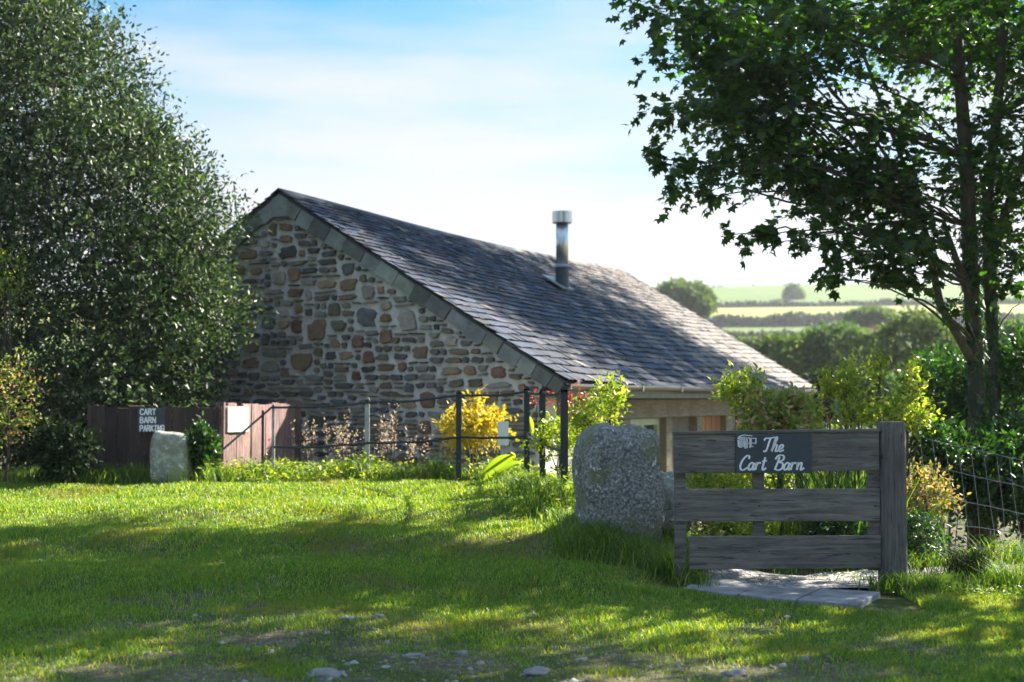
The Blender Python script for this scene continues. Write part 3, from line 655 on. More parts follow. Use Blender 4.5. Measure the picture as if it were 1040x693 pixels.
tag(r3, 'squat square granite post standing in front of the dark planks', 'stone post')
for i, (px, py, s, nm) in enumerate([(330, 688, .17, 'flat pale stone bedded in worn turf at the bottom edge, left of the middle'), (545, 681, .15, 'larger pale stone in the worn foreground turf right of the middle'),
        (385, 640, .09, 'small pale stone in thin grass above the worn patch'), (420, 668, .10, 'pale stone in the middle of the worn patch'), (590, 667, .07, 'small stone just above the larger one on the worn turf'),
        (470, 663, .08, 'small light stone near the centre of the worn turf'), (352, 643, .10, 'grey stone at the left of the worn turf'), (745, 682, .12, 'stone in the grass below the paving slabs'), (541, 632, .06, 'small dark grey stone in the sunlit streak of lawn')]):
    Y = 1.4 * F / (py - 405)
    c = P(px, py, Y); st = rock('stone', (s * 1.1, s * .7, s * .34), M['whitestone'], 20 + i, sq=3.4, rough=.2, sub=3); st.location = (c.x, Y, G(c.x, Y) - s * .16); st.rotation_euler = (0, 0, i)
    tag(st, nm, 'stone', 'stones showing through the lawn')

# ------------------------------------------------------------------ railing
IR = M['iron']
rl = empty('metal_railing', (0, 0, 0)); tag(rl, 'thin black two bar metal railing along the far edge of the lawn', 'railing')
posts = [(278, 412, 16.1, 'z', .014), (373, 406, 16.1, 'z', .026), (466, 399, 15.7, 'i', .030), (535, 395, 15.0, 'i', .030), (551, 397, 14.1, 'i', .030), (573, 396, 13.0, 'i', .034)]
tops = []
for (px, py, Y, kk, r) in posts:
    c = P(px, py, Y); g = G(c.x, Y); tops.append(c)
    mb = MB(); mb.box((c.x - r, Y - .012, g - .15), (c.x + r, Y + .012, c.z)); mb.tube([(c.x, Y - .012, c.z), (c.x, Y + .0121, c.z)], r * .999, 14)
    mb.build('post', M['zinc'] if kk == 'z' else IR, rl)
mid = [P(px, py, Y) for px, py, Y in ((278, 454, 16.1), (373, 450, 16.1), (466, 444, 15.7), (535, 443, 15.0), (551, 449, 14.1), (573, 458, 13.0))]
top = [P(px, py, Y) for px, py, Y in ((276, 414, 16.1), (373, 409, 16.1), (466, 401.5, 15.7), (535, 398, 15.0), (551, 399, 14.1), (573, 399, 13.0))]
def wob(a, b, n=8, s=.006): return [a.lerp(b, k / n) + Vector((0, 0, (random.uniform(-s, s) if 0 < k < n else 0) - .02 * sin(pi * k / n))) for k in range(n + 1)]
for ln in (top, mid):
    mb = MB()
    for a, b_ in zip(ln[:-1], ln[1:]): mb.tube([p + Vector((0, -.018, 0)) for p in wob(a, b_)], .015, 6)
    mb.build('rail', IR, rl)
mb = MB(); mb.tube([top[0] + Vector((0, -.018, 0)), P(226, 457, 15.6)], .012, 6); mb.build('sloping_rail', IR, rl)
mb = MB(); a = P(267, 417, 16.0); mb.tube([a, Vector((a.x, 16.0, G(a.x, 16) - .1))], .016, 6); mb.build('brace', IR, rl)

# small white notice among the weeds
c = P(511, 456, 15.6); ws = empty('white_marker', (c.x, 15.6, c.z)); tag(ws, 'small blank white marker board among weeds beside the yellow shrub', 'marker')
mb = MB(); mb.box((-.06, -.01, .04), (.06, .01, .30)); mb.build('board', M['white'], ws); mb = MB(); mb.box((-.03, .011, -.4), (.03, .03, .2)); mb.build('stake', M['zinc'], ws)

# ------------------------------------------------------------------ gate and post
GY = 10.42
def gp(px, py): return P(px, py, GY)
gt = empty('wooden_gate', (gp(790, 600).x, GY, G(gp(790, 600).x, GY))); tag(gt, 'weathered grey wooden gate of three wide horizontal boards beside the paving slabs', 'gate')
def gbox(name, x0, y0, x1, y1, ya, yb, mat, slant=0, segs=1, parent=gt, bev=.006, v=1.0, thin=0):
    a = gp(x0, y1); b_ = gp(x1, y0); L = Vector(gt.location); mb = MB()
    k = (b_.x - a.x); dz = slant / F * GY
    vs = [(a.x, ya, a.z), (b_.x, ya, a.z + dz), (b_.x, yb, a.z + dz), (a.x, yb, a.z), (a.x, ya, b_.z), (b_.x, ya, b_.z + dz), (b_.x, yb, b_.z + dz), (a.x, yb, b_.z)]
    vs = [tuple(Vector(p) - L) for p in vs]
    mb.add(vs, [(3,2,1,0),(4,5,6,7),(0,1,5,4),(1,2,6,5),(2,3,7,6),(3,0,4,7)], (v, v, v)); return mb.build(name, mat, parent, bevel=bev)
gbox('board', 684.5, 441.5, 893, 481, GY, GY + .03, M['gatewood'], 3, v=1.0)
gbox('board', 685.5, 497, 894, 530, GY + .004, GY + .034, M['gatewood'], .5, v=1.05)
gbox('board', 700, 545, 895, 578.5, GY + .002, GY + .032, M['gatewood'], 1, v=.95)
gbox('top_rail', 684, 438.5, 894, 441.3, GY - .012, GY + .075, M['gatewood'], 3, bev=.003, v=.9)
gbox('upright', 686, 443, 697, 600 - 4, GY + .036, GY + .07, M['gatewood'], v=.9)
gbox('upright', 766, 443, 777, 577, GY + .036, GY + .07, M['gatewood'], v=.85)
gbox('upright', 884, 437, 895.5, 580, GY + .036, GY + .08, M['gatewood'], v=.9)
for (px, py) in ((889, 463), (889, 514), (889, 567), (690, 462), (690, 512), (771, 514), (771, 560)):
    a = gp(px, py) - Vector(gt.location); mb = MB(); mb.tube([(a.x, -.006, a.z), (a.x, .002, a.z)], .007, 8); mb.build('bolt', IR, gt)
# slate name plate, lettering drawn stroke by stroke
a = gp(747, 480.5); b_ = gp(823.5, 440.5)
pl = empty('name_sign', (a.x, GY - .008, a.z)); tag(pl, 'dark slate sign reading The Cart Barn in white script on the top gate board', 'sign')
PW, PH = b_.x - a.x, b_.z - a.z
mb = MB(); mb.box((0, -.006, 0), (PW, .006, PH)); mb.build('plate', M['signboard'], pl, bevel=.002)
def cr(pts, n=7):
    p = [np.array(q, float) for q in pts]; p = [2*p[0]-p[1]] + p + [2*p[-1]-p[-2]]; out = []
    for i in range(1, len(p) - 2):
        for k in range(n):
            t = k / n; out.append(.5 * ((2*p[i]) + (-p[i-1]+p[i+1])*t + (2*p[i-1]-5*p[i]+4*p[i+1]-p[i+2])*t*t + (-p[i-1]+3*p[i]-3*p[i+1]+p[i+2])*t**3))
    out.append(p[-2]); return out
GL = {
 'T': (1.25, [[(-.15,1.62),(.05,1.95),(.6,1.98),(1.4,2.12)], [(.75,2.0),(.62,1.2),(.5,.3),(.3,-.02),(.02,.12)]]),
 'h': (1.0, [[(-.05,.1),(.3,1.2),(.5,1.9),(.38,2.15),(.2,1.6),(.06,.0)], [(.06,.3),(.32,.95),(.62,.98),(.64,.6),(.58,.1),(.78,.02),(1.05,.3)]]),
 'e': (.8, [[(0,.3),(.4,.48),(.6,.8),(.4,1.02),(.12,.8),(.06,.35),(.3,.0),(.8,.28)]]),
 'C': (1.2, [[(1.1,1.55),(1.05,1.95),(.7,2.0),(.25,1.45),(.04,.6),(.25,.05),(.65,.02),(1.2,.4)]]),
 'a': (.98, [[(.72,.86),(.42,1.04),(.1,.7),(.06,.25),(.28,-.02),(.6,.3),(.74,.98)], [(.75,1.02),(.70,.25),(.82,.0),(1.04,.28)]]),
 'r': (.86, [[(.02,.6),(.14,1.06),(.10,.0)], [(.1,.42),(.24,.82),(.48,1.04),(.72,.90)]]),
 't': (.72, [[(.34,1.8),(.24,.6),(.26,.08),(.46,.02),(.76,.3)], [(-.05,1.2),(.68,1.3)]]),
 'B': (1.35, [[(.5,1.9),(.35,1.0),(.14,.0)], [(-.06,1.5),(.3,2.06),(1.0,2.02),(1.1,1.5),(.5,1.08)], [(.5,1.08),(1.1,.92),(1.15,.25),(.65,-.04),(.1,.15)]]),
 'n': (1.05, [[(.02,.55),(.14,1.04),(.08,.0)], [(.08,.35),(.34,.95),(.62,.98),(.64,.5),(.62,.08),(.78,.02),(1.1,.3)]]),
}
def ribbon(mb, pts, w_, y):
    pts = [Vector((q[0], q[1])) for q in pts]; vs = []
    for i, p in enumerate(pts):
        t = (pts[min(i+1, len(pts)-1)] - pts[max(i-1, 0)]).normalized(); nn = Vector((-t.y, t.x)); ww = w_ * (.75 + .5 * abs(t.y))
        vs += [(p.x + nn.x * ww, y, p.y + nn.y * ww), (p.x - nn.x * ww, y, p.y - nn.y * ww)]
    n_ = len(vs); vs += [(x, y + .0015, z) for x, _, z in vs]
    fs = []
    for i in range(len(pts) - 1): fs += [(2*i, 2*i+1, 2*i+3, 2*i+2), (n_+2*i, n_+2*i+2, n_+2*i+3, n_+2*i+1), (2*i+1, n_+2*i+1, n_+2*i+3, 2*i+3), (2*i, 2*i+2, n_+2*i+2, n_+2*i)]
    mb.add(vs, fs)
def script(word, x, z, u, y0):
    mb = MB()
    for ch in word:
        adv, st = GL[ch]
        for j, s in enumerate(st): ribbon(mb, [(x + (q[0] + .2 * q[1]) * u, z + q[1] * u) for q in cr(s)], u * .115, y0 - .0001 * j)
        x += adv * u
    return mb.build('lettering', M['white'], pl)
u = PH * .168
script('The', PW * .36, PH * .545, u * 1.02, -.0085); script('Cart', PW * .045, PH * .08, u * 1.06, -.0085); script('Barn', PW * .50, PH * .08, u * 1.06, -.0085)
mb = MB(); S = lambda pts, w_=.0035: ribbon(mb, [(PW * a_, PH * b2) for a_, b2 in pts], w_, -.0085)
S([(.03,.86),(.045,.92),(.08,.955),(.12,.965),(.17,.95),(.22,.945)]); S([(.02,.83),(.06,.83),(.1,.83),(.13,.83)]); S([(.035,.82),(.035,.68),(.05,.66),(.08,.65)])
for xx in (.052, .068, .084, .10, .116): S([(xx,.92),(xx,.66)], .0022)
S([(.125,.86),(.125,.62)], .003); S([(.11,.9),(.16,.89),(.24,.88),(.27,.88)]); S([(.15,.87),(.15,.63)], .0035); S([(.15,.75),(.2,.76),(.27,.76)]); S([(.19,.87),(.19,.64)], .0035); S([(.205,.87),(.205,.66)], .002)
S([(.27,.89),(.268,.8),(.265,.73)], .003); S([(.215,.68),(.235,.67)], .003)
mb.build('cart_emblem', M['white'], pl)

# round gate post
mb = MB(); n = 28; c = P(911.5, 600, 10.36); tz = P(911, 427.5, 10.36).z; R0 = .098; rows = 14; vs = []
for j in range(rows + 1):
    z = -.25 + (tz - c.z + .25) * j / rows
    rr = R0 * (1.02 - .03 * j / rows) * (.93 if j == rows else 1)
    for k in range(n):
        an = 2 * pi * k / n; e = (abs(cos(an)) ** 3.2 + abs(sin(an)) ** 3.2) ** (-1 / 3.2)
        q = rr * e * (1 + .012 * sin(5 * an + j * .2) - .03 * (k in (6, 17)))
        vs.append((q * cos(an), q * sin(an), z - (.008 if (j == rows) else 0)))
fs = [(j*n+k, j*n+(k+1) % n, (j+1)*n+(k+1) % n, (j+1)*n+k) for j in range(rows) for k in range(n)] + [tuple(rows*n+k for k in range(n))]
mb.add(vs, fs); gpz = mb.build('gate_post', M['postwood'], smooth=True); gpz.location = (c.x, 10.48, c.z)
tag(gpz, 'stout weathered grey wooden post at the right end of the gate', 'gate post')
md = gpz.modifiers.new('b', 'BEVEL'); md.width = .008; md.segments = 2; md.limit_method = 'ANGLE'; md.angle_limit = radians(50)
lt = empty('gate_latch', (gp(896, 463).x, GY, gp(896, 463).z)); 
mb = MB(); mb.tube([(-.03, -.002, 0), (.04, -.012, .0)], .005, 8); mb.tube([(-.005, -.012, -.02), (-.005, -.012, .02)], .006, 8); lo = mb.build('latch', IR, gt); lo.location = Vector(lt.location) - Vector(gt.location); bpy.data.objects.remove(lt)

# paving slabs
fl_, fr = Vector((1.22, 10.28)), Vector((2.30, 9.50)); bl, br = Vector((1.45, 10.72)), Vector((2.60, 10.06))
for k in range(3):
    a0, a1 = k / 3 + .008, (k + 1) / 3 - .008
    q = [fl_.lerp(fr, a0), fl_.lerp(fr, a1), bl.lerp(br, a1), bl.lerp(br, a0)]
    mb = MB(); dz = .004 * k
    vs = [(p.x, p.y, G(p.x, p.y) - .02) for p in q] + [(p.x, p.y, max(G(p.x, p.y), 0) + .022 + dz) for i, p in enumerate(q)]
    mb.add(vs, [(3,2,1,0),(4,5,6,7),(0,1,5,4),(1,2,6,5),(2,3,7,6),(3,0,4,7)]); s_ = mb.build('paving_slab', M['slab'], bevel=.006)
    tag(s_, ('left slab', 'middle slab', 'right slab')[k] + ' of the three pale paving slabs in front of the gate', 'paving slab', 'paving slabs before the gate')

# ------------------------------------------------------------------ wire netting fence
wf = empty('wire_fence', (0, 0, 0)); tag(wf, 'sagging galvanised wire netting fence running off to the right of the gate post', 'wire fence')
rows_ = [((930, 441), (945, 447), (1040, 468), (1160, 490)), ((927, 471), (960, 477), (1040, 495), (1160, 515)), ((927, 499), (960, 505), (1040, 522), (1160, 540)), ((927, 524), (950, 529), (1040, 543), (1160, 560)), ((927, 548), (990, 556), (1040, 563), (1160, 578))]
def yw(px): return 11.9 - (px - 925) / 235 * 1.1
lines = []
for r in rows_:
    pts = [P(px, py, yw(px)) for px, py in r]; lines.append((r, pts)); mb = MB(); q = []
    for a, b_ in zip(pts[:-1], pts[1:]):
        q += [a.lerp(b_, k / 10) + Vector((0, random.uniform(-.01, .01), random.uniform(-.004, .004))) for k in range(10)]
    mb.tube(q + [pts[-1]], .0034, 5); mb.build('wire', M['wire'], wf)
mb = MB()
for k, px in enumerate(range(934, 1156, 13)):
    def yat(r, x): return np.interp(x, [a for a, _ in r], [b_ for _, b_ in r])
    tops_ = P(px, yat(rows_[0], px), yw(px)); bt = P(px + 12 + random.uniform(-3, 3), yat(rows_[4], px + 8), yw(px + 10)); md_ = P(px + 7, yat(rows_[2], px + 7), yw(px + 7))
    mb.tube([tops_, md_, bt], .0018, 4)
mb.build('cross_wires', M['wire'], wf)
c = P(1150, 600, 10.8); mb = MB(); mb.tube([(c.x, 10.85, -.2), (c.x, 10.85, 1.0)], .05, 12); mb.build('fence_post', M['postwood'], wf)

# ------------------------------------------------------------------ trees
def branch_path(a, b_, n=8, bend=.15, seed=0):
    R = random.Random(seed); a, b_ = Vector(a), Vector(b_); L = (b_ - a).length; o1 = Vector((R.uniform(-1, 1), R.uniform(-1, 1), R.uniform(.2, 1))) * bend * L
    pts = [a.lerp(b_, k / n) + o1 * sin(pi * k / n) + Vector([R.uniform(-1, 1) * .02 * L for _ in range(3)]) * (0 < k < n) for k in range(n + 1)]
    return pts
def leaf_cloud(centers, rad, ntw, per, length, size, flatn=.9, droop=.25, up=.1):
    st = []; dr_ = []
    for c, r in zip(centers, rad):
        d = rng.standard_normal((ntw, 3)); d[:, 2] = d[:, 2] * .6 + up; d = unit(d)
        st.append(np.array(c)[None, :] + d * r * (rng.random((ntw, 1)) ** .6) * .7 ); dr_.append(d)
    st = np.concatenate(st); dr_ = np.concatenate(dr_)
    p, ld, nn, ends = twigs(st, dr_, length, per, droop=droop, flat=flatn)
    return p, ld, nn, size * rng.uniform(.6, 1.15, len(p)), st, ends
def twig_mesh(name, st, ends, r, mat, parent):
    mb = MB()
    for a, b_ in zip(st, ends): mb.tube([a, b_], [r, r * .4], 3, cap=False)
    return mb.build(name, mat, parent)

# --- sycamore on the right
sy = empty('maple_tree', P(994, 470, 14.2)); tag(sy, 'tall dark broad leaved tree with forked trunk at the right, backlit leaves', 'tree')
SO = Vector(sy.location)
base = P(994, 480, 14.2); base.z = G(base.x, 14.2) - .1
R = random.Random(2)
mb = MB()
t1 = [base, P(993, 420, 14.2), P(991, 350, 14.2), P(987, 290, 14.2), P(984, 230, 14.2), P(981, 160, 14.1), P(975, 80, 14.1), P(968, -20, 14.2), P(960, -160, 14.3), P(955, -300, 14.4)]
t2 = [base + Vector((.12, .15, 0)), P(1008, 420, 14.45), P(1008, 340, 14.5), P(1005, 270, 14.5), P(1003, 200, 14.5), P(1012, 120, 14.5), P(1022, 0, 14.5), P(1040, -150, 14.4)]
t3 = [P(992, 375, 14.2), P(975, 345, 14.1), P(955, 310, 14.0), P(945, 260, 13.9), P(938, 225, 13.9)]
t4 = [P(999, 290, 14.5), P(1012, 240, 14.5), P(1030, 190, 14.4), P(1050, 130, 14.3), P(1080, 60, 14.2)]
t5 = [P(990, 320, 14.2), P(970, 260, 14.0), P(958, 225, 13.8)]
for path, ra in ((t1, [.12, .092, .083, .08, .075, .07, .06, .05, .04, .03]), (t2, [.10, .072, .066, .062, .055, .05, .04, .03]), (t3, [.05, .045, .04, .034, .026]), (t4, [.045, .04, .035, .03, .02]), (t5, [.036, .03, .022])):
    mb.tube([p - SO for p in path], ra, 10, wob=.06)
cl = []; rd = []
def addc(px, py, Y, r): cl.append(P(px, py, Y)); rd.append(r)
for a in [(668, 8, 13.2, .30), (690, 22, 13.3, .34), (662, 62, 12.9, .14), (715, 40, 13.3, .36), (705, 10, 13.6, .34), (740, 15, 13.4, .40), (665, 112, 12.9, .17), (688, 116, 12.9, .22), (745, 62, 13.2, .34), (770, 90, 13.4, .36), (735, 105, 13.0, .2),
          (665, 160, 12.8, .10), (680, 172, 12.8, .18), (700, 186, 12.9, .24), (722, 200, 12.9, .2), (716, 170, 13.0, .2), (750, 160, 13.2, .32), (755, 125, 13.2, .36), (785, 145, 13.3, .36), (800, 175, 13.2, .24), (815, 200, 13.4, .2),
          (745, 238, 12.8, .14), (770, 240, 12.9, .19), (792, 246, 12.9, .19), (820, 215, 13.1, .24), (838, 240, 13.0, .24), (880, 255, 13.2, .26), (850, 262, 12.9, .18), (905, 245, 13.2, .30), (925, 262, 13.3, .24), (945, 230, 13.4, .3),
          (905, 285, 13.3, .16), (935, 290, 13.4, .18), (855, 285, 12.9, .10), (1015, 240, 13.6, .3), (1030, 275, 13.8, .24), (1040, 215, 13.8, .36), (1040, 300, 14, .2), (965, 305, 13.5, .15), (900, 225, 13.6, .32), (935, 245, 13.8, .3), (875, 205, 13.5, .34), (915, 275, 13.6, .22), (890, 268, 13.4, .2), (845, 275, 13.1, .14), (1035, 255, 14.2, .26), (840, 205, 13.3, .26), 
          (830, 170, 13.4, .34), (860, 180, 13.4, .36), (895, 200, 13.6, .36), (790, 115, 13.4, .36)]: addc(*a)
for k in range(120):     # the body of the crown, also above and beyond the frame
    for _ in range(400):
        x = R.uniform(1.9, 8.6); y = R.uniform(11.8, 16.2); z = R.uniform(3.5, 9.6)
        e = ((x - 4.7) / 3.5) ** 2 + ((y - 13.9) / 2.2) ** 2 + ((z - 6.2) / 3.2) ** 2
        gxs, gys = x - 1.197 * z, y - .97 * z
        if abs(gys - 8.45) < .5 and gxs > -1.6: continue
        if abs(x / y * F - 470) < 45 and z < 1.4 + 190 / F * y: continue
        if .25 < e < 1 and z > 3.0 + max(0, (x - 3) * -.4): break
    cl.append(Vector((x, y, z))); rd.append(R.uniform(.38, .62))
for k in range(22):      # back of the crown
    cl.append(Vector((R.uniform(2.4, 6.2), R.uniform(16.0, 17.4), R.uniform(5.2, 7.6)))); rd.append(R.uniform(.4, .6))
for k, (c, r) in enumerate(zip(cl, rd)):
    path = t3 if (c.x < 2.6 and k % 2) else (t5 if c.x < 2.6 and c.z < 4 else (t2 if c.x > 5 else t1))
    cand = [p for p in path[2:] if p.z < c.z + .2] or [path[2]]
    s = min(cand, key=lambda p: (p - c).length + .4 * abs(p.z - (c.z - .6)))
    L = (c - s).length
    mb.tube([p - SO for p in branch_path(s, c, 7, .08, k)], [max(.006, .006 + .0045 * L) * (1 - .75 * q / 7) for q in range(8)], 5, cap=False)
mb.build('trunk', M['bark'], sy, smooth=True)
ps, ds, ns, ss, st, en = [], [], [], [], [], []
for c, r in zip(cl, rd):
    nt_ = max(6, int(33 * (r / .4) ** 1.6))
    a = leaf_cloud([tuple(c)], [r], nt_, 7, r * .8, .092, droop=.3)
    ps.append(a[0]); ds.append(a[1]); ns.append(a[2]); ss.append(a[3]); st.append(a[4][::2]); en.append(a[5][::2])
ps, ds, ns, ss, st, en = map(np.concatenate, (ps, ds, ns, ss, st, en)); so = np.array(SO)
leaves('crown', ps - so, ds, ns, ss, L_STAR, M['sycamore'], sy)
twig_mesh('twigs', st - so, en - so, .004, M['twig'], sy)
# ivy on the trunk
iv = []; 
for path, r in ((t1, .085), (t2, .066)):
    for a, b_ in zip(path[:4], path[1:5]):
        for k in range(330):
            q = a.lerp(b_, R.random()); an = R.uniform(0, 2 * pi); iv.append((q.x + cos(an) * r * 1.1, q.y + sin(an) * r * 1.1, q.z, cos(an), sin(an)))
iv = np.array(iv); nn = np.c_[iv[:, 3:5], np.full(len(iv), .5)]
leaves('ivy', iv[:, :3] - so, np.c_[rng.standard_normal((len(iv), 2)) * .5, -np.ones(len(iv))], nn, rng.uniform(.05, .085, len(iv)), L_OVAL, M['dark'], sy)

def blob_tree(name, label, center_px, ell, mat, ntw, per, tl, size, tpl=L_OVAL, trunk=None, cat='tree', group=None, inner=.25, surf=True, up=.35, droop=.1, flatn=.6, seed=0, bark=None):
    """ell: list of (cx,cy,cz,rx,ry,rz) world ellipsoids; twigs grow outwards from their outer surface"""
    org = Vector(center_px); root = empty(name, org); tag(root, label, cat, group); so = np.array(org)
    E = np.array(ell, float); area = (E[:, 3] * E[:, 5] + E[:, 4] * E[:, 5] + E[:, 3] * E[:, 4]); cnt = (area / area.sum() * ntw * 1.6).astype(int)
    S, Dv = [], []
    for e, c in zip(E, cnt):
        d = unit(rng.standard_normal((c, 3))); rr = np.where(rng.random(c) < inner, rng.uniform(.45, .9, c), rng.uniform(.86, 1.04, c))
        # lumpy radius
        lump = 1 + .10 * np.sin(d[:, 0] * 7 + e[0] * 3) * np.cos(d[:, 2] * 8 + e[1]) + .07 * np.sin(d[:, 1] * 13 + d[:, 2] * 11 + e[2])
        p = e[:3] + d * e[3:6] * (rr * lump)[:, None]
        keep = np.ones(c, bool)
        for f in E:
            if f is e or np.allclose(f, e): continue
            q = (((p - f[:3]) / f[3:6]) ** 2).sum(1); keep &= q > .55
        S.append(p[keep]); Dv.append((d / e[3:6] * e[3:6].mean())[keep])
    S = np.concatenate(S); Dv = unit(np.concatenate(Dv)) + rng.normal(0, .35, (len(S), 3)); Dv[:, 2] += up
    g = gz(S[:, 0], S[:, 1]) if S[:, 1].max() < 190 else np.full(len(S), -1e9); ok = S[:, 2] > g + .05; S, Dv = S[ok], Dv[ok]
    p, ld, nn, ends = twigs(S, Dv, tl, per, droop=droop, flat=flatn)
    ob = leaves('crown' if cat == 'tree' else 'foliage', p - so, ld, nn, size * rng.uniform(.6, 1.2, len(p)), tpl, mat, root)
    mb = MB()
    cen = E[:, :3].mean(0)
    if trunk is None: trunk = .04
    b0 = Vector((0, 0, -.1)); h = Vector(cen) - org
    mb.tube([b0, b0.lerp(h, .5) + Vector((.02, 0, 0)), h], [trunk, trunk * .8, trunk * .5], 8)
    for k, e in enumerate(E):
        mb.tube([q for q in branch_path(b0.lerp(h, .45 + .3 * (k % 3) / 3), Vector(e[:3]) - org, 5, .08, k + seed)], [trunk * .5 * (1 - .8 * j / 5) for j in range(6)], 6)
        for j in range(5):
            an = 6.28 * j / 5 + k; q = Vector(e[:3]) - org; tip = q + Vector((cos(an) * e[3], sin(an) * e[4], .4 * e[5])) * .85
            mb.tube(branch_path(q, tip, 4, .08, j + k), [trunk * .22 * (1 - .7 * i / 4) for i in range(5)], 4)
    mb.build('trunk' if cat == 'tree' else 'stem', bark or M['bark'], root, smooth=True)
    return root
# --- big evergreen on the left
hx = -6.2
blob_tree('evergreen_tree', 'huge dense glossy leaved evergreen tree filling the left edge, behind the planks', (-6.6, 17.7, .45),
    [(-6.0, 17.6, 2.1, 2.35, 1.9, 1.7), (-5.8, 17.8, 3.5, 2.0, 1.8, 1.6), (-6.4, 17.8, 4.9, 1.6, 1.7, 1.5), (-7.15, 17.8, 6.2, 1.4, 1.5, 1.3), (-8.6, 17.8, 2.8, 2.3, 2.0, 2.6), (-8.5, 18, 5.4, 2.0, 1.8, 2.0), (-4.6, 17.6, 2.7, .9, .9, .9), (-4.9, 17.7, 4.0, .7, .8, .8)],
    M['holly'], 36000, 8, .38, .074, L_OVAL, trunk=.12, up=.45, droop=.0, flatn=.3, inner=.5)
# --- mid and far trees behind the garden
ftr = [
 ('small round tree standing far beyond the roof, between barn and fields', 690, 306, 160, 34, 19, 'far2', 9),
 ('broad rounded tree in front of the lower far hedge', 883, 327, 150, 25, 12, 'far', 9),
 ('lone small tree in the middle of the upper far field', 805, 300, 395, 8, 9, 'far', 5),
 ('pale willow like tree at the left of the valley thicket', 795, 368, 60, 44, 28, 'far2', 8),
 ('green tree crown in the middle of the valley thicket below the orange shrub', 858, 362, 60, 50, 32, 'far', 10),
 ('large pale green tree of the thicket just left of the forked trunk', 936, 358, 52, 52, 42, 'far2', 12),
 ('small bush in the valley under the lower hedge near the barn roof', 760, 356, 110, 30, 9, 'far2', 5),
 ('dark leafy tree seen right of the forked trunk', 1035, 370, 40, 42, 46, 'far', 9),
 ('dark low tree beyond the end of the barn roof', 835, 402, 40, 38, 22, 'hedge', 8),
 ('rounded tree low in the thicket right of the barn end', 895, 405, 38, 40, 26, 'far', 8)]
for i, (lb, px, py, Y, rx, ry, mt, k) in enumerate(ftr):
    c = P(px, py, Y); s = Y / F; g = float(hz(Y) * crest(c.x)) if Y > 200 else G(c.x, Y)
    ell = [(c.x, Y, c.z, rx * s * .75, rx * s * .7, ry * s * .85)]
    Rr = random.Random(i)
    for j in range(k):
        an = Rr.uniform(0, 6.28); q = Rr.uniform(.35, .75)
        ell.append((c.x + cos(an) * rx * s * q, Y + sin(an) * rx * s * q * .8, c.z + Rr.uniform(-.45, .5) * ry * s, rx * s * Rr.uniform(.25, .42), rx * s * .35, ry * s * Rr.uniform(.3, .5)))
    lsz = max(.12, 5.2 * s)
    blob_tree('far_tree', lb, (c.x, Y, g), ell, M[mt], 2400 if rx > 20 else 800, 5, rx * s * .12, lsz, L_OVAL, trunk=rx * s * .07, group='trees in the valley and fields', up=.15, seed=i)
for i, (px, py, Y, rx, ry, lb) in enumerate([(835, 347, 100, 18, 6, 'rusty orange shrub left of a second one in the valley'), (885, 345, 100, 20, 5, 'rusty orange shrub in the valley below the round tree'), (818, 357, 90, 14, 8, 'rusty shrub lowest and nearest the barn roof')]):
    c = P(px, py, Y); s = Y / F
    blob_tree('far_shrub', lb, (c.x, Y, G(c.x, Y)), [(c.x + dx * s, Y, c.z, rx * s * .45, rx * s * .4, ry * s) for dx in (-rx * .6, 0, rx * .6)], M['rust'], 500, 5, .4, .25, L_OVAL, trunk=.06, cat='shrub', group='autumn coloured shrubs in the valley')
# --- hedges across the hillside
def hedge(label, pts, h, wd, n, size=1.2, mat='hedge'):
    root = empty('field_hedge', (pts[0][0], pts[0][1], 0)); tag(root, label, 'hedge', 'hedges between the far fields')
    so = np.array(root.location); q = []
    for a, b_ in zip(pts[:-1], pts[1:]):
        k = rng.random(n); x = a[0] + (b_[0] - a[0]) * k; y = a[1] + (b_[1] - a[1]) * k
        hh = h * (1 + .35 * np.sin(x / 7) * np.sin(x / 3.1 + 1)); q.append(np.c_[x + rng.normal(0, wd / 3, n), y + rng.normal(0, wd / 3, n), hz(y) * crest(x) + rng.random(n) * hh])
    p = np.concatenate(q) - so
    leaves('foliage', p, rng.standard_normal(p.shape), rng.standard_normal(p.shape), size * rng.uniform(.6, 1.3, len(p)), (L_OVAL[0] * [1, 1.6, 1], L_OVAL[1]), M[mat], root)
    mb = MB(); line = []
    for a, b_ in zip(pts[:-1], pts[1:]):
        for k in range(20):
            t = k / 20; x = a[0] + (b_[0] - a[0]) * t; y = a[1] + (b_[1] - a[1]) * t; line.append((x - so[0], y - so[1], float(hz(y) * crest(x)) + .3))
    mb.tube(line, .8, 6, wob=.2); mb.build('bank', M['bark'], root)
hedge('dark hedge between the upper green field and the hay field', [(10, 370), (170, 371), (260, 368)], 1.2, 2.0, 5000, .9)
hedge('thick dark hedge along the lower side of the hay field', [(10, 299), (90, 300), (200, 296)], 2.1, 2.8, 7000, 1.0)
hedge('thin hedge along the top of the hill against the sky', [(10, 499), (200, 499), (330, 499)], 1.8, 2, 3500, 1.0)
hedge('short scrubby hedge below the others near the barn roof', [(30, 232), (62, 236)], 1.6, 3, 1500, .7)

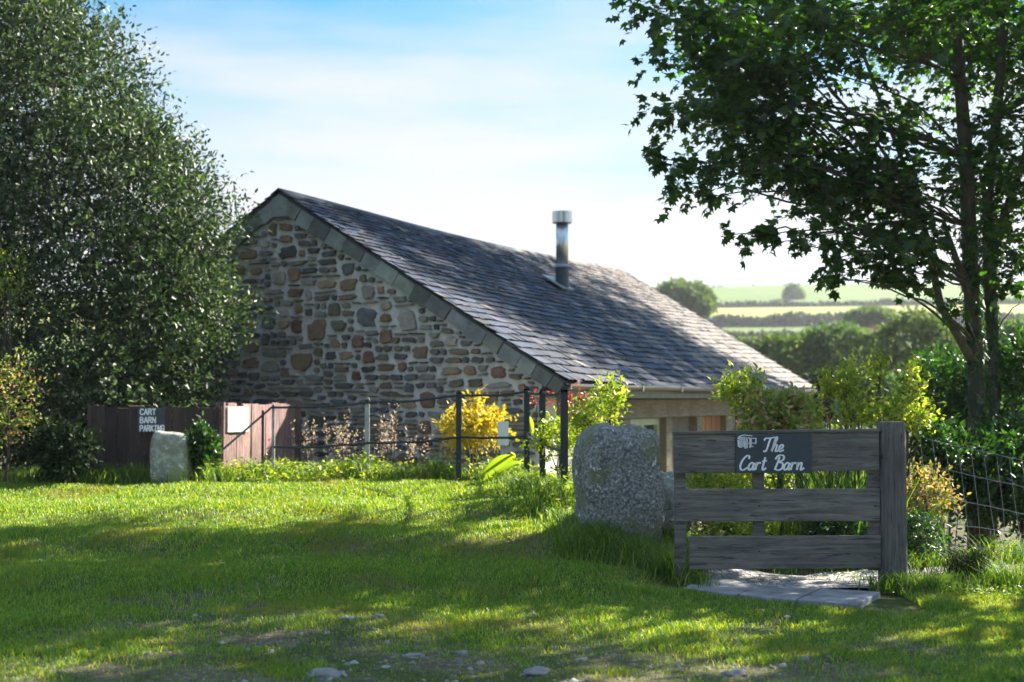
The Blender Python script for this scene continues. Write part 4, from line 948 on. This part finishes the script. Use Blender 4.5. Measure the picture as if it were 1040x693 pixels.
# --- trees out of the frame on the right whose shade falls into the picture
def shade_tree(label, x, y, zc, r, rz, n, seed):
    Rr = random.Random(seed); ell = []
    for j in range(16):
        an = Rr.uniform(0, 6.28); q = Rr.uniform(.2, .7); ell.append((x + cos(an) * r * q, y + sin(an) * r * q, zc + Rr.uniform(-.85, .85) * rz, r * .38, r * .38, r * .34))
    blob_tree('garden_tree', label, (x, y, G(x, y)), ell, M['sycamore'], n, 6, .5, .15, L_STAR, trunk=.2, group='trees outside the right edge', up=.1, seed=seed)
shade_tree('spreading tree outside the right edge beside the lawn', 8.6, 11.5, 5.8, 2.3, 1.9, 1700, 4)
shade_tree('tall tree outside the right edge beyond the barn', 17.0, 37.0, 17.5, 3.5, 4.2, 3000, 7)


# ------------------------------------------------------------------ shrubs
def shrub(name, label, px, py, Y, rx, ry, mat, ntw, per, tl, size, lobes=5, tpl=L_OVAL, up=.5, base_py=None, seed=0, flatn=.5, group=None, inner=.4, droop=.05):
    c = P(px, py, Y); s = Y / F; Rr = random.Random(seed); ell = [(c.x, Y, c.z, rx * s * .6, rx * s * .5, ry * s * .6)]
    for j in range(lobes):
        an = Rr.uniform(0, 6.28); q = Rr.uniform(.3, .6); ell.append((c.x + cos(an) * rx * s * q, Y + sin(an) * rx * s * .4, c.z + Rr.uniform(-.5, .55) * ry * s, rx * s * .38, rx * s * .36, ry * s * .42))
    return blob_tree(name, label, (c.x, Y, G(c.x, Y)), ell, M[mat], ntw, per, tl, size, tpl, trunk=.018, cat='shrub', group=group, up=up, seed=seed, flatn=flatn, inner=inner, droop=droop, bark=M['twig'])
shrub('yellow_shrub', 'bright yellow leaved shrub behind the black railing', 476, 434, 16.3, 36, 12, 'yellow', 230, 8, .17, .07, up=.25, seed=1)
shrub('yellow_shrub', 'single taller yellow sprig on top of the bright yellow shrub', 481, 408, 16.4, 6, 8, 'yellow', 12, 7, .14, .07, 2, seed=2)
shrub('red_shrub', 'red leaved shrub just behind the tall flat railing posts', 586, 411, 14.6, 13, 9, 'red', 26, 8, .16, .055, seed=3)
shrub('red_shrub', 'small red leaved shrub left of the tall railing posts', 547, 408, 15.8, 10, 8, 'red', 20, 7, .15, .05, seed=13)
shrub('green_shrub', 'upright light green shrub rising behind the boulder', 618, 412, 13.8, 12, 26, 'lime', 90, 7, .16, .06, seed=4, up=1.0)
shrub('green_shrub', 'low light green shrub tucked between boulder and railing post', 600, 428, 13.2, 18, 12, 'lime', 100, 7, .15, .05, seed=5)
shrub('green_shrub', 'leafy green shrub behind the tall flat railing posts, below the red one', 566, 450, 13.9, 24, 15, 'lime', 170, 8, .17, .05, seed=50)
shrub('low_shrub', 'green foliage deep behind the gate, between name sign and post', 850, 480, 14.2, 60, 26, 'dark', 600, 8, .2, .06, seed=51, lobes=8)
shrub('rose_shrub', 'pink and green leaved shrub directly above the name sign', 792, 426, 12.6, 40, 13, 'roseleaf', 420, 8, .17, .062, seed=6, lobes=8)
shrub('rose_shrub', 'upper arching sprays of the pink and green shrub against the gutter', 756, 400, 12.8, 24, 10, 'lime', 90, 8, .18, .06, seed=7, up=.9)
shrub('rose_shrub', 'right hand part of the pink and green shrub, yellower', 812, 424, 12.7, 20, 11, 'lime', 90, 8, .18, .06, seed=8, up=.8)
shrub('lime_shrub', 'spiky yellow green shrub left of the gate post top', 872, 424, 13.0, 20, 15, 'lime', 80, 8, .2, .055, seed=9, up=1.2)
shrub('lime_shrub', 'yellow green shrub behind the gate post', 922, 432, 13.2, 24, 18, 'lime', 130, 8, .22, .055, seed=10, up=1.2)
shrub('lime_shrub', 'dim green shrub under the forked tree', 955, 462, 13.3, 30, 26, 'dark', 260, 8, .2, .06, seed=11)
shrub('low_shrub', 'pale green low shrub seen between the gate boards at left', 722, 505, 12.2, 40, 26, 'lime', 420, 8, .16, .045, seed=12, lobes=7)
shrub('low_shrub', 'pale green low shrub under the lower gate boards', 745, 540, 11.9, 42, 16, 'lime', 300, 8, .14, .045, seed=14, lobes=6)
shrub('low_shrub', 'dark green low shrub seen between the gate boards at right', 850, 540, 12.1, 52, 22, 'dark', 420, 8, .16, .05, seed=15, lobes=7)
shrub('low_shrub', 'leafy green plant seen between name sign and second board', 770, 482, 12.8, 40, 22, 'lime', 260, 8, .16, .05, seed=16)
for i, (px, py, Y, lb) in enumerate([(858, 396, 13.1, 'leftmost thin leafy spire rising above the gate'), (868, 392, 13.2, 'second thin leafy spire above the gate, left of the post'), (893, 385, 13.4, 'tallest thin leafy spire above the gate'), (930, 392, 13.3, 'thin leafy spire just right of the gate post'), (842, 402, 13.0, 'thin leafy spire in front of the far roof corner')]):
    shrub('leafy_spire', lb, px, py, Y, 6, 24, 'lime', 30, 7, .15, .055, lobes=3, up=1.6, seed=60 + i, group='thin leafy spires above the gate')
shrub('peach_shrub', 'peach and yellow leaved shrub just right of the gate post', 945, 506, 12.4, 20, 24, 'peach', 130, 8, .18, .05, seed=17)
shrub('peach_shrub', 'lower green skirt of the peach leaved shrub beside the gate post', 936, 545, 11.9, 15, 22, 'dark', 150, 8, .16, .04, seed=18)
for i, (px, py, Y, rx, ry, n, lb) in enumerate([(1000, 430, 15.8, 60, 60, 900, 'dark hedge like bush behind the forked trunk'), (1035, 480, 13.8, 46, 50, 700, 'dark bush behind the wire netting at the right edge'), (985, 490, 13.6, 44, 34, 520, 'dark bush behind the wire netting beside the peach shrub'), (1050, 395, 14.6, 30, 46, 400, 'sunlit green bush at the right edge beside the trunk'), (960, 400, 16.5, 40, 30, 420, 'dark green bush left of the forked trunk')]):
    shrub('dark_bush', lb, px, py, Y, rx, ry, 'dark', n, 8, .26, .08, lobes=8, seed=30 + i, group='dark bushes around the forked tree')
shrub('ivy_bush', 'dark ivy like plant climbing the planks right of the granite post', 204, 454, 15.4, 11, 22, 'dark', 150, 7, .12, .075, seed=40, up=.3)
shrub('ivy_bush', 'dark nettle like plant at the foot of the planks left of the granite post', 66, 458, 15.1, 30, 22, 'hedge', 300, 7, .18, .08, seed=41)
shrub('bramble', 'bramble with pale reddish stems at the left edge', 6, 412, 15.2, 22, 66, 'roseleaf', 200, 8, .3, .05, seed=42, up=.7)
shrub('bramble', 'thin pale leaved spray above the bramble at the left edge', 12, 290, 15.6, 14, 40, 'lime', 60, 7, .3, .045, seed=43, up=1.2)

# ------------------------------------------------------------------ blades: lawn, long grass, clumps
def blades(name, x, y, h, wd, lean, mat, parent=None, z=None, so=None, rnd=None):
    n = len(x); z = gz(x, y) - .005 if z is None else z
    an = rng.random(n) * 2 * pi; fx, fy = np.cos(an), np.sin(an); la = rng.random(n) * 2 * pi; lx, ly = np.cos(la) * lean * h, np.sin(la) * lean * h
    b0 = np.stack([x, y, z], -1); sd_ = np.stack([fx, fy, np.zeros(n)], -1) * (wd / 2)[:, None]
    mid = b0 + np.stack([lx * .35, ly * .35, h * .6], -1); tip = b0 + np.stack([lx, ly, h * (1 - .25 * lean)], -1)
    V = np.stack([b0 - sd_, b0 + sd_, mid + sd_ * .8, mid - sd_ * .8, tip], 1)
    if so is not None: V = V - np.array(so)[None, None, :]
    return np_mesh(name, V, [(0, 1, 2, 3), (3, 2, 4)], mat, parent, rnd=rng.random(n) if rnd is None else rnd)
def vnoise(x, y, s, seed=0):
    r = np.random.default_rng(seed); T = r.random((64, 64)); u, v = x * s + 13.7, y * s + 7.1; i, j = np.floor(u).astype(int), np.floor(v).astype(int); a, b_ = u - i, v - j; a = a*a*(3-2*a); b_ = b_*b_*(3-2*b_)
    g = lambda p, q: T[p % 64, q % 64]
    return (g(i, j) * (1-a) + g(i+1, j) * a) * (1-b_) + (g(i, j+1) * (1-a) + g(i+1, j+1) * a) * b_
NB = 620000
yy = 5.2 + (17.2 - 5.2) * rng.random(NB) ** 1.05; xx = (rng.random(NB) * 2 - 1) * (.40 * yy + .4)
garden = (yy > 10.9) & (xx > 1.15 + (yy > 12) * -.35)
slabz = (yy > 9.4) & (yy < 11.4) & (xx > 1.1) & (xx < 6) & ((yy - 10.28) > (xx - 1.22) * -.72 - .02) & (xx < 2.75)
pathz = (np.abs(yy - np.interp(xx, [1.35, 2.2, 3.1, 4.4, 9], [10.75, 10.75, 11.2, 11.5, 11.2])) < .40) & (xx > 1.3)
bare = vnoise(xx, yy, 1.5, 1) * .55 + vnoise(xx, yy, 4.2, 2) * .3 + vnoise(xx, yy, 11, 3) * .15
worn = -.45 * ((yy > 9.6) | (np.abs(xx) > 2.6)) + np.exp(-((xx + .30) / 1.8) ** 2 - ((yy - 7.2) / 1.35) ** 2) * .34 + np.exp(-((xx + 1.2) / .6) ** 2 - ((yy - 8.9) / .35) ** 2) * .16
dens = 1 - 1 / (1 + np.exp(-(bare + worn - .66) * 30)) * .86
keep = (rng.random(NB) < dens) & ~garden & ~slabz & ~pathz & ~((yy > 16.7))
xx, yy, bare, worn = xx[keep], yy[keep], bare[keep], worn[keep]
hh = (.017 + .024 * rng.random(len(xx)) + .035 * (vnoise(xx, yy, 2.6, 9) > .62) * rng.random(len(xx))) * (1 - .35 * np.clip(worn * 3, 0, 1)) * np.where(yy > 13, 1.1, 1)
lawn = blades('grass', xx, yy, hh, np.full(len(xx), .0045) * (.7 + yy / 17), .55, M['grass']); tag(lawn, 'short mown lawn grass', 'grass', kind='stuff')
def strip(pts, n, wd, h0, h1):
    X, Y, Hh = [], [], []
    for (a, b_) in zip(pts[:-1], pts[1:]):
        L = math.hypot(b_[0]-a[0], b_[1]-a[1]); k = int(n * L); t = rng.random(k)
        X.append(a[0] + (b_[0]-a[0]) * t + rng.normal(0, wd, k)); Y.append(a[1] + (b_[1]-a[1]) * t + rng.normal(0, wd, k))
        Hh.append((h0 + (h1 - h0) * rng.random(k) ** 2) * (.6 + .8 * vnoise(X[-1], Y[-1], 3.3, 5)))
    return np.concatenate(X), np.concatenate(Y), np.concatenate(Hh)
px_ = [(-6.8, 15.6), (-4.6, 15.45), (-3.3, 15.5), (-2.7, 16.3), (-1, 16.2), (0, 15.9), (.25, 15.2)]
a = [strip(px_, 2000, .16, .10, .26), strip([(.1, 15.3), (.35, 14.2), (.50, 13.2), (.6, 12.4), (.9, 12)], 3400, .17, .08, .24), strip([(.45, 12.6), (.62, 11.6), (.8, 11.0), (1.1, 10.9), (1.35, 10.75)], 2600, .10, .07, .22), strip([(1.0, 10.9), (1.25, 10.5), (1.38, 10.45)], 2600, .07, .08, .22),
     strip([(1.4, 11.8), (2.2, 12.1), (3.2, 12.2)], 1500, .3, .08, .25), strip([(2.7, 10.35), (2.95, 10.2), (3.2, 10.5)], 2200, .07, .06, .16), strip([(3.1, 10.7), (4.0, 10.5), (5, 10.4)], 900, .18, .06, .2), strip([(3.0, 12.4), (4.4, 12.2), (5.2, 12.2)], 1200, .2, .1, .3),
     strip([(2.6, 10.9), (3.0, 11.5)], 500, .15, .03, .1), strip([(.75, 14.5), (1.3, 13.2), (1.9, 12.6)], 1600, .3, .1, .3)]
xx, yy, hh = [np.concatenate([q[i] for q in a]) for i in range(3)]
tg = blades('long_grass', xx, yy, hh, np.full(len(xx), .007) * (.7 + yy / 20), .5, M['tall']); tag(tg, 'long unmown grass at the lawn edges', 'grass', kind='stuff')
# leafy weeds low along the verge
def weeds(name, pts, n, mat, size, hmax, wd=.14):
    x, y, h = strip(pts, n, wd, .02, hmax); z = gz(x, y) + h; p = np.c_[x, y, z]
    o = leaves(name, p, np.c_[rng.standard_normal((len(x), 2)), rng.uniform(-.2, .8, len(x))], np.c_[rng.standard_normal((len(x), 2)) * .5, np.ones(len(x))], size * rng.uniform(.5, 1.2, len(x)), L_OVAL, M[mat]); return o
tag(weeds('weeds', [(-3.6, 15.4), (-2.4, 15.9), (-1, 16.1), (0, 15.8), (.3, 14.6), (.5, 13.3), (.65, 12.4)], 700, 'lime', .06, .25), 'low leafy weeds mixed in the long grass', 'weeds', kind='stuff')
tag(weeds('ground_cover', [(1.5, 12.2), (2.4, 12.6), (3.4, 12.9), (4.4, 13.2), (6, 13)], 900, 'dark', .07, .3, .4), 'low leafy ground cover in the garden behind the gate', 'ground cover', kind='stuff')
tag(weeds('clover', [(2.75, 10.3), (3.2, 10.25), (3.8, 10.2), (4.6, 10.2)], 900, 'tall', .03, .06, .13), 'clover and small weeds around the foot of the gate post', 'weeds', kind='stuff')

def clump(name, label, px, py, Y, n, h, wd, spread, mat, lean=.5, group=None, cat='plant', z=None):
    c = P(px, py, Y); g = G(c.x, Y); so = (c.x, Y, g); root_o = None
    x = c.x + rng.normal(0, spread, n); y = Y + rng.normal(0, spread, n); hh = h * rng.uniform(.45, 1.1, n)
    o = blades(name, x, y, hh, np.full(n, wd), lean, M[mat], so=so, z=gz(x, y) - .01); o.location = so; tag(o, label, cat, group); return o
clump('iris_clump', 'tall upright green blades behind the gate right of the name sign', 845, 520, 12.7, 800, 1.15, .018, .30, 'tall', .3)
clump('iris_clump', 'thin tall grass blades above the gate beside the spiky shrub', 905, 440, 13.6, 80, 1.7, .012, .25, 'tall', .2)
clump('grass_tuft', 'dark grass tuft beside the gravel path right of the gate post', 985, 600, 10.9, 700, .34, .006, .07, 'hedge', .7)
clump('grass_tuft', 'pale thin grass tuft at the right edge beside the dark tuft', 1022, 605, 10.6, 400, .26, .005, .09, 'tall', .7)
clump('grass_tuft', 'thin dark stems right at the foot of the gate post', 938, 590, 10.8, 160, .24, .005, .07, 'hedge', .5)
clump('grass_tuft', 'long green grass tuft at the front left foot of the boulder', 590, 550, 11.25, 600, .25, .006, .11, 'tall', .5)
clump('grass_tuft', 'long green grass tuft at the front right foot of the boulder', 655, 560, 11.0, 600, .24, .006, .12, 'tall', .5)
clump('grass_tuft', 'pale yellowish grass tuft left of the lowest gate board', 683, 582, 10.6, 600, .30, .006, .07, 'tall', .5)
# broad strap leaves
def strap_leaf(name, label, px0, py0, px1, py1, Y, wd, dY=0.0):
    a = P(px0, py0, Y); b_ = P(px1, py1, Y + dY); d = b_ - a; L = d.length; n = 9; mb = MB(); vs = []; side = d.cross(Vector((0, 1, 0.25))).normalized()
    for k in range(n + 1):
        t = k / n; p = a + d * t + Vector((0, 0, .12 * L * sin(pi * t))); q = wd * L * sin(pi * min(1, .08 + t * .92)) ** .7
        vs += [p - side * q - Vector((0, .02, 0)), p + Vector((0, .02, -.01)), p + side * q - Vector((0, .02, 0))]
    vs = [v - a for v in vs]
    fs = [(3*k+j, 3*k+j+1, 3*k+j+4, 3*k+j+3) for k in range(n) for j in range(2)]
    mb.add(vs, fs); o = mb.build(name, M['strap'], smooth=True); o.location = a; at = o.data.attributes.new('rnd', 'FLOAT', 'POINT'); at.data.foreach_set('value', [random.random()] * len(vs)); tag(o, label, 'leaf', 'broad bright leaves'); return o
strap_leaf('dock_leaf', 'broad bright lime leaf lying over the weeds below the white marker', 489, 487, 524, 463, 14.6, .15)
strap_leaf('dock_leaf', 'second dimmer broad leaf just below the bright lime one', 505, 480, 532, 470, 14.7, .11)
strap_leaf('dock_leaf', 'upright lime leaf standing between the tall flat railing posts', 556, 452, 552, 424, 14.4, .16)
strap_leaf('dock_leaf', 'upright lime leaf left of the tall flat railing posts', 541, 440, 536, 422, 15.2, .16)
strap_leaf('dock_leaf', 'yellow green strap leaf seen between the two lower gate boards', 786, 548, 792, 524, 12.0, .14)
strap_leaf('dock_leaf', 'small pointed lime leaf behind the lower gate board left of the middle upright', 742, 548, 736, 534, 11.9, .2)
# dry pink seed heads behind the railing
def dry_plant(label, px, py, Y, w_px, n, h):
    c = P(px, py, Y); g = G(c.x, Y); root = empty('dry_weed', (c.x, Y, g)); tag(root, label, 'dry plant', 'dry seed heads behind the railing'); mb = MB(); pos = []
    for k in range(n):
        x = random.gauss(0, w_px / F * Y * .5); y = random.gauss(0, .12); hh = h * random.uniform(.65, 1.05); tip = Vector((x + random.uniform(-.09, .09), y, hh)); mb.tube([(x, y, 0), tip], [.004, .002], 3, cap=False)
        for j in range(20): q = Vector((x, y, 0)).lerp(tip, random.uniform(.45, 1.02)); pos.append((q.x + random.gauss(0, .018), q.y + random.gauss(0, .018), q.z))
    mb.build('stalks', M['twig'], root); pos = np.array(pos)
    leaves('seed_heads', pos, np.c_[rng.standard_normal((len(pos), 2)), rng.uniform(0, 1.5, len(pos))], rng.standard_normal(pos.shape), rng.uniform(.022, .045, len(pos)), L_OVAL, M['seed'], root)
dry_plant('leftmost patch of dry pink seed heads beside the sunlit planks', 312, 462, 16.9, 14, 9, .85)
dry_plant('dry pink seed heads just left of the pale railing post, with a red tip', 348, 462, 16.8, 22, 17, .85)
dry_plant('dry pink seed heads just right of the pale railing post', 392, 462, 16.8, 20, 15, .85)
dry_plant('sparse dry stalks between the yellow shrub and the pale post', 425, 468, 16.6, 20, 8, .6)

# ------------------------------------------------------------------ air
def haze_box():
    mb = MB(); mb.box((-760, -310, -9.0), (760, 1560, 60)); me = bpy.data.materials.new('pale air'); me.use_nodes = True; t = me.node_tree; t.nodes.clear()
    o = t.nodes.new('ShaderNodeOutputMaterial'); v = t.nodes.new('ShaderNodeVolumePrincipled'); v.inputs['Color'].default_value = (0.9, 0.94, 1.0, 1); v.inputs['Density'].default_value = 0.0003; v.inputs['Anisotropy'].default_value = 0.3
    t.links.new(v.outputs[0], o.inputs['Volume']); h = mb.build('haze', me); tag(h, kind='stuff')
haze_box()

# ------------------------------------------------------------------ grit and fallen leaves in the worn turf
n = 2300; gx = rng.normal(-.3, 1.5, n); gy = 5.6 + 4.2 * rng.random(n)
wn_ = vnoise(gx, gy, 1.5, 1) * .55 + vnoise(gx, gy, 4.2, 2) * .3 + vnoise(gx, gy, 11, 3) * .15 + np.exp(-((gx + .30) / 1.8) ** 2 - ((gy - 7.2) / 1.35) ** 2) * .34
k_ = (wn_ > .64); gx, gy = gx[k_], gy[k_]; n = len(gx)
T = np.array([[-1,-.6,0],[1,-.8,0],[.9,.7,0],[-.8,.9,0],[-.6,-.4,.7],[.7,-.5,.6],[.5,.5,.8],[-.5,.5,.65]])
sz = rng.uniform(.004, .011, n) * rng.choice([1, 1, 1, 2.2], n); an = rng.random(n) * 6.28; ca, sa = np.cos(an), np.sin(an)
V = np.stack([T[None, :, 0] * ca[:, None] - T[None, :, 1] * sa[:, None], T[None, :, 0] * sa[:, None] + T[None, :, 1] * ca[:, None], np.repeat(T[None, :, 2], n, 0) * .8], -1) * sz[:, None, None]
V = V * rng.uniform(.7, 1.3, (n, 8, 1)); V += np.stack([gx, gy, gz(gx, gy) - .001], -1)[:, None, :]
gr = np_mesh('grit', V, [(0,1,5,4), (1,2,6,5), (2,3,7,6), (3,0,4,7), (4,5,6,7)], leaf_mat('stone grit', [(0, (0.07, 0.06, 0.05)), (0.7, (0.15, 0.135, 0.12)), (1, (0.32, 0.31, 0.29))], 0.9, 0.0), rnd=rng.random(n)); tag(gr, 'stone grit scattered in the worn turf', 'grit', kind='stuff')
n = 260; fx = rng.uniform(-3, 4, n); fy = rng.uniform(6.2, 13, n); fz = gz(fx, fy) + .028
fl2 = leaves('fallen_leaves', np.c_[fx, fy, fz], np.c_[rng.standard_normal((n, 2)), rng.normal(0, .2, n)], np.c_[rng.normal(0, .3, (n, 2)), np.ones(n)], rng.uniform(.02, .045, n), L_OVAL, M['rust']); tag(fl2, 'small dry fallen leaves scattered over the lawn', 'fallen leaves', kind='stuff')
